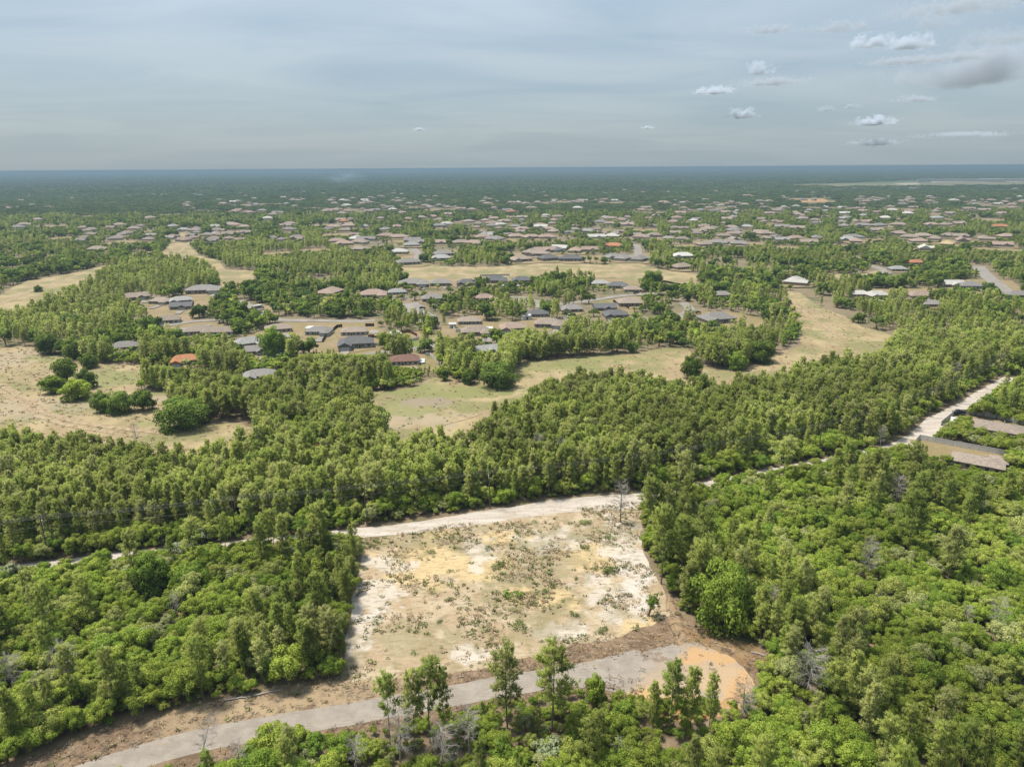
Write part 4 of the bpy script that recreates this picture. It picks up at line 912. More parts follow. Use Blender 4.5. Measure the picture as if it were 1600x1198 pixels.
# ------------------------------------------------------------------ houses
def hip(mb, x0, y0, x1, y1, z, rise, over=0.5, gable=False):
    """Roof with thickness over a rectangle, ridge along its longer side."""
    x0 -= over; y0 -= over; x1 += over; y1 += over; zb = z - 0.12; zt = z + 0.08
    w, d = x1 - x0, y1 - y0
    if w >= d:
        k = 0 if gable else d / 2; r = [(x0 + k, (y0 + y1) / 2, z + rise), (x1 - k, (y0 + y1) / 2, z + rise)]
        fs = [(4, 5, 9, 8), (6, 7, 8, 9), (5, 6, 9), (7, 4, 8)]
    else:
        k = 0 if gable else w / 2; r = [((x0 + x1) / 2, y0 + k, z + rise), ((x0 + x1) / 2, y1 - k, z + rise)]
        fs = [(4, 5, 8), (5, 6, 9, 8), (6, 7, 9), (7, 4, 8, 9)]
    v = [(x0, y0, zb), (x1, y0, zb), (x1, y1, zb), (x0, y1, zb), (x0, y0, zt), (x1, y0, zt), (x1, y1, zt), (x0, y1, zt)] + r
    mb.add(v, [(3, 2, 1, 0), (0, 1, 5, 4), (1, 2, 6, 5), (2, 3, 7, 6), (3, 0, 4, 7)] + fs)
def house_meshes(var):
    """Wall, roof, openings of one house plan (18 x 11 m, front towards -Y)."""
    W, R = MB(), MB(); parts = []
    if var == 0:   main, wing, gb = (-9, -5, 9, 6), (3, -9.5, 9, -5), False
    elif var == 1: main, wing, gb = (-9, -5, 9, 6), (-9, -10, -2.5, -5), True
    elif var == 2: main, wing, gb = (-9, -6, 9, 6), None, False
    elif var == 3: main, wing, gb = (-9, -5, 9, 5.5), (-1.5, -8, 4.5, -5), True
    elif var == 4: main, wing, gb = (-9, -5.5, 9, 5.5), (-15, -4.5, -9.1, 4), None
    else:          main, wing, gb = (-9, -5.5, 9, 5.5), (4, 5.5, 10, 9.5), False
    W.box(main[0], main[1], 0, main[2], main[3], 2.75); hip(R, *main, 2.8, 3.1 if var < 4 else 1.9, 0.55, gable=(var == 3))
    if wing and var != 4:
        y1 = wing[3] + (0.02 if var != 5 else -0.02)
        W.box(wing[0] + 0.01, wing[1], 0, wing[2] - 0.01, wing[3] + (-0.004 if var != 5 else 0.0), 2.745)
        hip(R, wing[0], wing[1], wing[2], wing[3] + (4.0 if var != 5 else 0), 2.79, 1.85, 0.5, gable=bool(gb)) if var != 5 else hip(R, wing[0], wing[1] - 4, wing[2], wing[3], 2.79, 1.5, 0.5)
        if gb:   # the gable triangle under the wing roof
            cx = (wing[0] + wing[2]) / 2; W.add([(wing[0] + .01, wing[1] + 0.05, 2.74), (wing[2] - .01, wing[1] + 0.05, 2.74), (cx, wing[1] + 0.05, 4.4)], [(0, 1, 2)])
    fy = main[1]
    def win(cx, yy, w=1.5, h=1.3, z=0.95, face=-1):
        f, p = MB(), MB(); f.box(cx - w / 2 - 0.1, yy + face * 0.05 - 0.03, z - 0.1, cx + w / 2 + 0.1, yy + face * 0.05 + 0.03, z + h + 0.1)
        p.box(cx - w / 2, yy + face * 0.09 - 0.02, z, cx + w / 2, yy + face * 0.09 + 0.02, z + h); parts.append(('window', f, 'white', p))
    span = [q for q in (-6.8, -3.4, 0.5, 3.4, 6.8) if not (wing and var not in (4, 5) and wing[0] - 1 < q < wing[2] + 1)]
    for q in span: win(q, fy)
    for q in (-6, -1, 5): win(q, main[3], face=1)
    dx = {0: -1.4, 1: 2.0, 2: -1.4, 3: -4.9, 4: 2.0, 5: -1.4}[var]
    d = MB().box(dx - 0.5, fy - 0.09, 0, dx + 0.5, fy - 0.02, 2.1); parts.append(('front_door', d, 'glass', None))
    if wing and var in (0, 1, 3):
        cx = (wing[0] + wing[2]) / 2; gd = MB()
        for k in range(4): gd.box(cx - 2.3, wing[1] - 0.09 - 0.01 * (k % 2), 0.03 + k * 0.54, cx + 2.3, wing[1] - 0.02, 0.55 + k * 0.54)
        parts.append(('garage_door', gd, 'white', None))
    if var == 4:
        pr = MB().box(-15.2, -4.7, 2.5, -9.6, 4.2, 2.65); parts.append(('porch_roof', pr, 'white', None))
        for sx in (-15, -10):
            for sy in (-4.5, 4): parts.append(('porch_post', MB().box(sx - .1, sy - .1, 0, sx + .1, sy + .1, 2.5), 'white', None))
    # roof vents and a chimney-like stack as a small detail of the roof
    v_ = MB().box(2.0, 1.2, 4.0, 2.35, 1.55, 5.0); stack = v_
    return W.mesh('house_wall', M['wall']), R.mesh('house_roof', M['roof']), [(n, m.mesh('house_' + n, M[k]), g.mesh('house_pane', M['glass']) if g else None) for n, m, k, g in parts], stack.mesh('house_vent', M['white'])
HM = [house_meshes(k) for k in range(6)]
WALLC = [(0.50, 0.44, 0.36), (0.58, 0.55, 0.50), (0.46, 0.38, 0.30), (0.55, 0.50, 0.42), (0.42, 0.42, 0.41)]
def house(xy, w, rc, var, turn, label, group, detail=True):
    k = w / 18.0; k = max(0.75, min(k, 1.35))
    face = math.atan2(xy[0], xy[1])
    o = empty('house', (xy[0], xy[1], 0.0), turn - face * 0.3, (k, min(k, 1.1), min(k, 1.05))); wm, rm, pts, vent = HM[var]
    a = link(bpy.data.objects.new('wall', wm), o); a.color = (*WALLC[random.randrange(5)], 1)
    b = link(bpy.data.objects.new('roof', rm), o); cc_ = ROOF[rc]; f = random.uniform(0.9, 1.1); b.color = (cc_[0] * f, cc_[1] * f, cc_[2] * f, 1)
    if detail:
        link(bpy.data.objects.new('vent', vent), b)
        for n, m, gl in pts:
            q = link(bpy.data.objects.new(n, m), o)
            if gl: link(bpy.data.objects.new('pane', gl), q)
    else:
        for n, m, gl in pts:
            if n in ('garage_door', 'front_door'): link(bpy.data.objects.new(n, m), o)
    return tag(o, label, 'house', group)
for hx, hy, w, rc, var, turn, lab, px, py in H_NEAR: house((hx, hy), w, rc, var, turn, lab, 'houses of the near suburb')
for hx, hy, w, rc, var, turn, px, py in H_FAR:
    band = 'beyond the upper fairway' if py > 375 else ('in the far suburb' if py > 335 else 'on the hazy suburb rim')
    side = 'left' if px < 533 else 'left of centre' if px < 800 else 'right of centre' if px < 1067 else 'right' if px < 1333 else 'far right'
    house((hx, hy), w, rc, var, turn, '%s roofed house %s, %s' % (RNAME[rc], band, side), 'far %s houses %s %s' % (RNAME[rc], band, side), py > 392)
# beyond the three hundred nearest, the far houses of the suburb as one mass
def joined_house(var):
    mb = MB()
    for k_, me_ in enumerate(HM[var][:2]): mb.add([tuple(v.co) for v in me_.vertices], [tuple(p.vertices) for p in me_.polygons], k_)
    mb.box(-13, -16, 0.25, 13, 10, 0.45, 2)
    return mb.mesh('far_house', [M['farwall'], M['farroof'], M['yard']])
t = NT('far_walls'); M['farwall'] = t.finish(t.ramp(t.n('ShaderNodeObjectInfo').outputs['Random'], [(0, (0.5, 0.44, 0.36)), (1, (0.62, 0.58, 0.52))]), 0.9, k=1.4)
t = NT('far_roofs'); M['farroof'] = t.finish(t.ramp(t.n('ShaderNodeObjectInfo').outputs['Random'], [(0.0, (0.42, 0.315, 0.265)), (0.3, (0.385, 0.32, 0.265)), (0.55, (0.30, 0.285, 0.275)), (0.75, (0.44, 0.36, 0.30)), (0.93, (0.45, 0.44, 0.43)), (1.0, (0.60, 0.59, 0.56))]), 0.9, k=1.05)
scatter('distant_houses', src_collection('far_house_source', [joined_house(k) for k in range(4)]), np.array([[q_[0], q_[1], 0.0] for q_ in DH]), vecs(RNG.choice([0.0, 0.35, -0.3, 1.2, 1.57], len(DH)) + RNG.uniform(-0.1, 0.1, len(DH))), scl3(np.array([q_[2] / 18 for q_ in DH])), RNG.integers(0, 4, len(DH)), 'mass of small pale-roofed houses of the far suburb fading into haze', 'houses')
# pale ground round each house and its drive
def blob(cx, cy, rx, ry, ang, k=14):
    a = np.linspace(0, 2 * math.pi, k, endpoint=False); r = 1 + RNG.uniform(-0.2, 0.2, k)
    u, v = rx * np.cos(a) * r, ry * np.sin(a) * r
    return np.stack([cx + u * math.cos(ang) - v * math.sin(ang), cy + u * math.sin(ang) + v * math.cos(ang)], 1)
for i, h in enumerate(H_NEAR):
    if h[4] >= 4: continue
    sheet('yard', blob(h[0], h[1] - 4, h[2] * 0.68, h[2] * 0.62, 0.2), 0.18 + 0.004 * i, M['yard'], 0.8, 4)
    a = h[5] - math.atan2(h[0], h[1]) * 0.3; dx = {0: 6, 1: -5.7, 2: 5, 3: 1.5}[h[4]] * h[2] / 18
    p0 = np.array([h[0] + dx * math.cos(a) + 9 * math.sin(a), h[1] + dx * math.sin(a) - 9 * math.cos(a)]); dr = np.array([math.sin(a), -math.cos(a)]) * 12
    sheet('driveway', ribbon([p0, p0 + dr * 0.5, p0 + dr], 4.2), 0.44 + 0.004 * i, M['street'], 0.1, 3)
for i, h in enumerate(H_FAR):
    sheet('yard', blob(h[0], h[1] - 6, h[2] * 0.85, h[2] * 0.8, 0.2), 0.25 + 0.004 * i, M['yard'], 1.0, 8)

for i, c_ in enumerate(CLEARINGS): sheet('clearing', blob(c_[0], c_[1], c_[2], c_[3], RNG.uniform(0, 3)), 0.3 + 0.004 * i, M['yard'], 1.5, 9)
# ------------------------------------------------------------------ fences
def fence(name, px, h, mat, label, panel=2.4):
    ln = [P(*q)[:2] for q in px]; o = empty(name, (*ln[0], 0)); base = ln[0]
    pm = MB()
    for k in range(8): pm.box(k * panel / 8 + 0.01, -0.015 - 0.006 * (k % 2), 0.08, (k + 1) * panel / 8 - 0.01, 0.015, h)
    pm.box(0, -0.035, h - 0.02, panel, 0.035, h + 0.05); me = pm.mesh('fence_panel', mat); po = MB().box(-0.06, -0.06, 0, 0.06, 0.06, h + 0.12).mesh('fence_post', mat)
    for a, b in zip(ln[:-1], ln[1:]):
        L_ = np.hypot(*(b - a)); n = max(1, round(L_ / panel)); ang = math.atan2(b[1] - a[1], b[0] - a[0]); s = L_ / n / panel
        for k in range(n):
            q = a + (b - a) * k / n - base
            p_ = link(bpy.data.objects.new('panel', me), o); p_.location = (q[0], q[1], 0); p_.rotation_euler = (0, 0, ang); p_.scale = (s, 1, 1)
            t_ = link(bpy.data.objects.new('post', po), o); t_.location = (q[0], q[1], 0); t_.rotation_euler = (0, 0, ang)
    return tag(o, label, 'fence')
fence('privacy_fence', [(1572, 712), (1500, 699), (1436, 687), (1427, 697)], 1.9, M['vinyl'], 'long light grey privacy fence of the nearest brown-roofed house')
fence('privacy_fence', [(1470, 665), (1491, 648), (1508, 647), (1548, 652), (1620, 668)], 1.9, M['vinyl'], 'light grey privacy fence behind the brown house with white porch')
fence('board_fence', [(504, 535), (509, 527), (518, 519), (527, 512), (535, 511)], 1.8, M['dkfence'], 'black stepped board fence between the grey and the tan yards')
fence('board_fence', [(571, 510), (585, 510)], 1.8, M['dkfence'], 'short black board fence right of the tan house with blue pool')
fence('board_fence', [(1036, 441), (1055, 445), (1080, 449)], 1.8, M['dkfence'], 'black board fence along the edge of the upper fairway')
fence('board_fence', [(1021, 455), (1045, 453), (1066, 450)], 1.8, M['dkfence'], 'black board fence running right from the big dark oak by the street')
fence('board_fence', [(958, 472), (972, 478), (983, 483)], 1.8, M['dkfence'], 'black back fence between the gabled house and the tan house')
fence('board_fence', [(620, 522), (640, 520), (652, 526)], 1.7, M['redfence'], 'red-brown board fence behind the white dome tent')
fence('board_fence', [(575, 528), (585, 527)], 1.7, M['redfence'], 'short red-brown fence beside the small gazebo')
fence('vinyl_fence', [(580, 541), (610, 538), (640, 534), (655, 531)], 1.6, M['vinyl'], 'pale fence along the street lawn right of the large dark house')
fence('vinyl_fence', [(665, 556), (672, 556), (689, 571)], 1.7, M['vinyl'], 'pale fence beside the reddish roofed pool house')
fence('vinyl_fence', [(705, 509), (712, 519), (735, 517)], 1.7, M['vinyl'], 'pale fence left of the bright green lawn')
fence('vinyl_fence', [(879, 498), (893, 505), (902, 511)], 1.7, M['white'], 'white fence right of the tan house with parked cars')
fence('vinyl_fence', [(750, 432), (796, 431), (799, 436)], 1.7, M['white'], 'white fence behind the upper fairway row')

# ------------------------------------------------------------------ vehicles, pools and small buildings
def car_meshes():
    B = MB(); prof = [(-2.2, 0.35), (-2.2, 0.85), (-1.5, 0.98), (1.2, 1.0), (2.1, 0.85), (2.2, 0.4)]
    n = len(prof); v = [(x, s * 0.88, z) for s in (-1, 1) for x, z in prof]
    B.add(v, [tuple(range(n)), tuple(range(2 * n - 1, n - 1, -1))] + [(i, i + n, (i + 1) % n + n, (i + 1) % n) for i in range(n)])
    cb = MB(); pr = [(-1.7, 0.96), (-1.2, 1.48), (0.3, 1.5), (1.0, 0.99)]; v = [(x, s * (0.8 if z < 1.2 else 0.66), z) for s in (-1, 1) for x, z in pr]
    cb.add(v, [(3, 2, 1, 0), (4, 5, 6, 7)] + [(i, i + 1, i + 5, i + 4) for i in range(3)])
    rf = MB().box(-1.15, -0.64, 1.485, 0.28, 0.64, 1.53); wh = MB().tube([(0, -0.11, 0), (0, 0.11, 0)], 0.34, 12)
    hl = MB().box(2.12, -0.2, 0.6, 2.2, 0.2, 0.75)
    return B.mesh('car_body', M['paint']), cb.mesh('car_windows', M['glass']), rf.mesh('car_roof', M['paint']), wh.mesh('car_wheel', M['rubber']), hl.mesh('car_headlight', M['white'])
CM = car_meshes()
def car(px, py, rz, col, label, cat='car', s=1.0):
    q = P(px, py); o = empty('parked_car', (q[0], q[1], 0.68), rz, s)
    for nm, m in (('body', CM[0]), ('cabin_windows', CM[1]), ('roof', CM[2])): k = link(bpy.data.objects.new(nm, m), o); k.color = (*col, 1)
    for sx in (-1.35, 1.35):
        for sy in (-0.86, 0.86): k = link(bpy.data.objects.new('wheel', CM[3]), o); k.location = (sx, sy, 0.34)
    for sy in (-0.6, 0.6): k = link(bpy.data.objects.new('headlight', CM[4]), o); k.location = (0, sy, 0)
    return tag(o, label, cat)
car(994, 459.5, 0.3, (0.02, 0.02, 0.025), 'black car parked on the upper street by the dark oak')
car(660, 484, 0.1, (0.02, 0.02, 0.022), 'black car parked in the small cul-de-sac')
car(1083, 497.5, 0.2, (0.03, 0.03, 0.035), 'black car on the drive left of the large grey gabled house')
car(1090, 491, 0.4, (0.10, 0.06, 0.05), 'dark brown pickup at the grey gabled house drive')
car(872, 512, -0.5, (0.05, 0.05, 0.055), 'dark car parked in front of the tan house with white fence')
car(877, 516, -0.5, (0.55, 0.55, 0.56), 'silver car parked nearest the street at the tan house')
car(858, 479, 0.0, (0.10, 0.10, 0.11), 'grey car beside the dark hip-roofed house at the oval loop')
car(1498, 648.5, 0.1, (0.03, 0.03, 0.035), 'black vehicle in the yard corner beside the sandy track')
def camper(px, py, rz, label):
    q = P(px, py); o = empty('motor_home', (q[0], q[1], 0.70), rz)
    MB().box(-3.6, -1.15, 0.45, 2.6, 1.15, 3.0).build('body', M['white'], o); MB().add([(2.6, -1.1, 0.45), (2.6, 1.1, 0.45), (2.6, 1.1, 2.4), (2.6, -1.1, 2.4), (4.2, -1.05, 0.45), (4.2, 1.05, 0.45), (3.9, 1.0, 1.2), (3.9, -1.0, 1.2)], [(0, 4, 7, 3), (1, 2, 6, 5), (3, 7, 6, 2), (4, 5, 6, 7), (0, 1, 5, 4)]).build('cab', M['white'], o)
    MB().box(-3.2, -1.18, 1.5, 1.8, -1.152, 2.2).build('window', M['glass'], o); MB().box(-3.61, -1.175, 0.9, 2.6, -1.153, 1.15).build('stripe', M['redfence'], o)
    for sx in (-2.2, 3.2):
        for sy in (-1.0, 1.0): k = link(bpy.data.objects.new('wheel', CM[3]), o); k.location = (sx, sy, 0.36)
    tag(o, label, 'motor home')
camper(404, 485, 0.9, 'white motor home parked at the bend of the western street')
def pool(px, py, w, d, rz, label, mat=None, z=0.5):
    q = P(px, py); o = empty('swimming_pool', (q[0], q[1], z), rz)
    MB().box(-w / 2 - 1.2, -d / 2 - 1.2, 0, w / 2 + 1.2, d / 2 + 1.2, 0.3).build('deck', M['white'], o)
    a = np.linspace(0, 2 * math.pi, 28, endpoint=False); v = [(w / 2 * np.sign(math.cos(t)) * abs(math.cos(t)) ** 0.5, d / 2 * np.sign(math.sin(t)) * abs(math.sin(t)) ** 0.5, 0.31) for t in a]
    MB().add(v, [tuple(range(28))]).build('water', mat or M['pool'], o); tag(o, label, 'pool')
pool(1398, 463, 10, 7, 0.2, 'bright blue swimming pool between two pale houses on the right'); pool(647, 566, 8, 5, 0.1, 'teal swimming pool beside the reddish brown roof'); pool(553, 522, 11, 5, 0.05, 'pale blue swimming pool behind the tan-grey house')
q = P(618, 525); o = empty('dome_tent', (q[0], q[1], 0.1))
mb = MB(); rings = []
for k in range(7):
    a = k / 6 * math.pi / 2; r_, z_ = 4.2 * math.cos(a) + 0.02, 3.2 * math.sin(a); rings.append([(r_ * math.cos(b), r_ * math.sin(b), z_) for b in np.linspace(0, 2 * math.pi, 16, endpoint=False)])
mb.add([p for r_ in rings for p in r_], [(i * 16 + j, i * 16 + (j + 1) % 16, (i + 1) * 16 + (j + 1) % 16, (i + 1) * 16 + j) for i in range(6) for j in range(16)]); mb.build('cover', M['white'], o)
for b in range(8): MB().tube([(4.25 * math.cos(b * .785), 4.25 * math.sin(b * .785), 0), (3.1 * math.cos(b * .785), 3.1 * math.sin(b * .785), 2.3), (0.2 * math.cos(b * .785), 0.2 * math.sin(b * .785), 3.27)], 0.07, 4).build('rib', M['vinyl'], o)
tag(o, 'white dome tent in the yard right of the large dark house', 'tent')
q = P(585, 526); o = empty('gazebo', (q[0], q[1], 0.1))
for sx in (-2, 2):
    for sy in (-2, 2): MB().box(sx - .1, sy - .1, 0, sx + .1, sy + .1, 2.4).build('post', M['redfence'], o)
mb = MB(); hip(mb, -2.2, -2.2, 2.2, 2.2, 2.5, 1.3, 0.4); k = mb.build('roof', M['roof'], o); k.color = (0.45, 0.43, 0.40, 1); tag(o, 'small open gazebo with a pale pointed roof', 'gazebo')
def shed(px, py, w, d, h, rz, col, label, open_=False):
    q = P(px, py); o = empty('garden_shed', (q[0], q[1], 0.0), rz)
    if open_:
        for sx in (-w / 2, w / 2):
            for sy in (-d / 2, d / 2): MB().box(sx - .1, sy - .1, 0, sx + .1, sy + .1, h).build('post', M['white'], o)
    else:
        k = MB().box(-w / 2, -d / 2, 0, w / 2, d / 2, h).build('wall', M['wall'], o); k.color = (*col, 1); MB().box(-0.6, -d / 2 - 0.06, 0, 0.6, -d / 2 - 0.01, 1.9).build('door', M['glass'], o)
    mb = MB(); hip(mb, -w / 2, -d / 2, w / 2, d / 2, h, 0.35 if open_ else 1.0, 0.2, gable=True); k = mb.build('roof', M['roof'], o); k.color = (0.72, 0.72, 0.71, 1); tag(o, label, 'shed')
shed(707, 512, 4, 3.5, 2.3, 0.2, (0.7, 0.7, 0.68), 'white garden shed at the left end of the lawn house'); shed(822, 499, 5, 4, 2.6, 0.3, (0.7, 0.7, 0.68), 'white shed between the pinkish house and the dark roof')
shed(760, 519, 7, 5, 2.7, 0.1, (0.7, 0.7, 0.7), 'white flat canopy at the right end of the lawn house', True); shed(492, 518, 9, 6, 2.6, -0.1, (0.7, 0.7, 0.7), 'white porch canopy in front of the grey-roofed house', True)
for (px, py, w) in ((1500, 284.0, 420), (1575, 283.2, 260)):
    q = P(px, py); o = empty('warehouse', (q[0], q[1], 0.6), -0.45); MB().box(-w / 2, -40, 0, w / 2, 40, 12).build('wall', M['white'], o); k = MB().box(-w / 2 - 1, -41, 12.01, w / 2 + 1, 41, 13).build('roof', M['roof'], o); k.color = (0.6, 0.6, 0.6, 1)
    for j in range(int(w / 30)): MB().box(-w / 2 + 10 + j * 30, -40.3, 0.2, -w / 2 + 16 + j * 30, -40.05, 5).build('loading_door', M['vinyl'], o)
    tag(o, 'long white warehouse in the far sand clearing, %s one' % ('left' if px < 1550 else 'right'), 'warehouse')

# ------------------------------------------------------------------ utility poles and wires
TOPS = []
_u = TRACK_LINE
def at_x(xv): return np.array([xv, np.interp(xv, _u[:, 0], _u[:, 1])])
for k, xv in enumerate((-150, -112, -70, -38, -5, 55, 100, 158, 178, 215)):
    b = at_x(xv) if xv > -121 else np.array([xv, 138.5]); nx_ = at_x(max(xv, -119) + 2) - at_x(max(xv, -119) - 2); d = nx_ / np.hypot(*nx_); nrm = np.array([-d[1], d[0]]); b = b + nrm * (4.6 if -40 < xv < 40 else 3.4)
    o = empty('utility_pole', (b[0], b[1], 0.0), math.atan2(nrm[1], nrm[0])); hh = 11.5
    MB().tube([(0, 0, 0), (0, 0, hh)], [0.17, 0.11], 8).build('post', M['pole'], o); MB().box(-1.2, -0.06, hh - 0.75, 1.2, 0.06, hh - 0.6).build('crossarm', M['pole'], o)
    for sx in (-1.1, -0.45, 0.45, 1.1): MB().tube([(sx, 0, hh - 0.6), (sx, 0, hh - 0.38)], 0.05, 6).build('insulator', M['vinyl'], o)
    if k % 3 == 1: MB().tube([(0.32, 0, hh - 2.6), (0.32, 0, hh - 1.6)], 0.22, 8).build('transformer', M['vinyl'], o)
    TOPS.append((b, nrm, hh)); side = ('at the far left of the sandy track' if xv < -100 else 'left of the lot in the trees' if xv < -60 else 'by the upper left corner of the lot' if xv < -20 else 'behind the middle of the lot' if xv < 20 else 'right of the lot among oaks' if xv < 70 else 'in the oaks towards the fenced houses' if xv < 120 else 'beside the pale bend of the track' if xv < 165 else 'farther up the pale track' if xv < 190 else 'at the upper end of the track') 
    tag(o, 'wooden utility pole ' + side + (', outermost one' if k == 0 else ''), 'utility pole')
for wi, (off, dz) in enumerate(((-1.1, -0.36), (-0.45, -0.36), (0.45, -0.36), (1.1, -0.36), (0.0, -3.0))):
    mb = MB()
    for (a, na_, ha), (b, nb_, hb) in zip(TOPS[:-1], TOPS[1:]):
        p0 = np.array([*(a + na_ * off), ha + dz]); p1 = np.array([*(b + nb_ * off), hb + dz]); sag = 0.012 * np.linalg.norm(p1 - p0)
        mb.tube([p0 + (p1 - p0) * u - np.array([0, 0, sag * 4 * u * (1 - u)]) for u in np.linspace(0, 1, 9)], 0.022, 3)
    tag(mb.build('power_line', M['cable']), ['outermost near wire strung along the sandy track', 'second wire from the lot side along the track', 'third wire from the lot side along the track', 'outermost far wire strung along the sandy track', 'lowest single cable under the crossarms along the track'][wi], 'wire', 'wires along the sandy track')

# ------------------------------------------------------------------ single trees one can pick out
def place(name, protos, k, px, py, height, nominal, label, cat, widen=1.0, rz=None, tilt=None, group=None, crown='crown'):
    q = P(px, py); s = height / nominal
    return tree(name, protos[k % len(protos)], (q[0], q[1], 0), rz if rz is not None else RNG.uniform(0, 6.28), (s * widen, s * widen, s), label, cat, group, tilt, crown)
for k, px, py, h_, wd, lab in ((0, 793, 1137, 16, 0.85, 'tall dense pine standing left of the pair in front of the road'), (5, 862, 1142, 16.5, 0.85, 'tall broad pine standing right of the pair in front of the road'), (3, 610, 1165, 14, 0.62, 'slender pine at the left of the group overhanging the road'), (1, 647, 1168, 14.5, 0.55, 'thin grey-green pine second in the group overhanging the road'), (3, 672, 1160, 15.5, 0.7, 'tallest pine in the group overhanging the road'), (4, 695, 1150, 13.5, 0.5, 'narrow pine right end of the group overhanging the road'),
     (0, 1048, 1142, 13.5, 0.7, 'open-crowned pine with bare trunk before the orange sand'), (2, 1078, 1146, 13, 0.75, 'thin pine second in front of the orange sand'), (4, 1108, 1138, 11, 0.6, 'bushy pine on the right before the orange sand'), (2, 1020, 1135, 9, 0.8, 'short pine left of the open-crowned one before the orange sand'),
     (3, 1033, 912, 19, 0.7, 'tallest pine with long bare trunk at the right lot edge'), (1, 1013, 832, 15, 0.8, 'pine at the upper right corner of the lot by the track'), (0, 1065, 900, 15, 1.0, 'pine just right of the tallest lot-edge pine'), (5, 1098, 880, 14, 0.9, 'leaning slim pine inside the lot-edge row'), (1, 1068, 768, 12, 0.8, 'small pine beside the track right of the lot'), (3, 1222, 760, 15, 0.9, 'tall lone pine above the oaks near the track, right side'), (1, 1415, 870, 17, 0.8, 'sparse tall pine rising from the oak scrub, far right'), (0, 1480, 910, 14, 0.9, 'broad pine in the oak scrub near the right edge'),
     (2, 500, 1000, 15, 0.9, 'dark pine on the left lot edge above the verge corner'), (0, 505, 875, 15, 0.9, 'tall pine at the upper left corner of the lot'), (5, 520, 1035, 11, 0.85, 'bushy pine at the corner of verge and lot')):
    place('pine_tree', P_PINE, k, px, py, h_, 13, lab, 'pine tree', wd)
for k, px, py, wpx, h_, mat, lab in ((0, 287, 668, 74, 11, 0, 'huge round dark oak at the right end of the left field'), (1, 122, 624, 42, 8.5, 1, 'bright rounded oak at the front of the field clump'), (2, 84, 613, 36, 7.5, 1, 'low bright oak left of the rounded one in the field clump'), (2, 105, 598, 34, 12, 0, 'tall dark oak at the back of the field clump'), (1, 135, 606, 30, 8, 0, 'dark oak right of the tall one in the field clump'), (1, 160, 643, 30, 8, 0, 'left oak of the row of three in the left field'), (0, 188, 644, 42, 8, 0, 'middle oak of the row of three in the left field'), (2, 224, 641, 36, 8.5, 0, 'right oak of the row of three in the left field'), (1, 140, 575, 26, 7, 0, 'lone grey-green oak at the upper edge of the left field'), (2, 78, 553, 34, 11, 0, 'tall pair-like oak by the top left corner of the field'),
     (1, 116, 560, 30, 10, 0, 'grey-green oak right of the tall corner oak of the field'), (0, 778, 603, 56, 10, 0, 'big round oak at the edge of the central field'), (1, 733, 599, 24, 6.5, 0, 'small round oak left of the big one by the central field'), (2, 694, 594, 18, 6, 0, 'little dark oak on the top edge of the central field'), (0, 1186, 565, 46, 10, 0, 'spreading dark oak casting a shadow on the right fairway'), (1, 1151, 577, 32, 8, 1, 'bright green rounded oak left of the spreading one on the fairway'), (0, 1112, 556, 56, 11, 1, 'broad bright green oak mass left of the fairway bend'), (1, 1080, 590, 34, 10, 0, 'dark oak in the gap of the pine wood by the fairway'), (1, 428, 556, 42, 14, 1, 'tall spreading tree among the houses of the west cluster'), (2, 601, 544, 22, 9, 1, 'bright lone tree on the street lawn by the large dark house'), (2, 631, 543, 12, 5, 0, 'small lawn tree right of the bright lone one'),
     (0, 1108, 443, 26, 10, 0, 'round lone tree in the dry fairway right of the fences'), (0, 1018, 452, 34, 14, 0, 'big dark oak at the upper street bend'), (0, 545, 672, 60, 12, 1, 'large bright oak left of the central field'), (1, 585, 680, 50, 11, 0, 'dark oak right of the large bright one at the field corner'), (1, 470, 690, 40, 9, 1, 'bright oak in the pine wood left of the central field'), (0, 1130, 975, 92, 13, 1, 'very large bright oak at the wood edge right of the lot'), (1, 238, 925, 60, 9, 1, 'vivid green oak standing out in the wood left of the lot'), (1, 930, 1098, 36, 5.5, 1, 'round bush-like oak at the road edge right of the pair of pines'), (1, 60, 456, 12, 5, 0, 'small round tree alone in the upper left fairway')):
    q = P(px, py); dep = proj(np.array([[q[0], q[1], 3.0]]))[2][0]; wm_ = wpx * dep / FPX
    pr = (P_LIVEB if mat else P_LIVE)[k]; nom_w = (11.2, 9.2, 8.4)[k]; nom_h = (8, 8, 9)[k]
    tree('live_oak', pr, (q[0], q[1], 0), RNG.uniform(0, 6.28), (wm_ / nom_w, wm_ / nom_w, h_ / nom_h), lab, 'live oak')
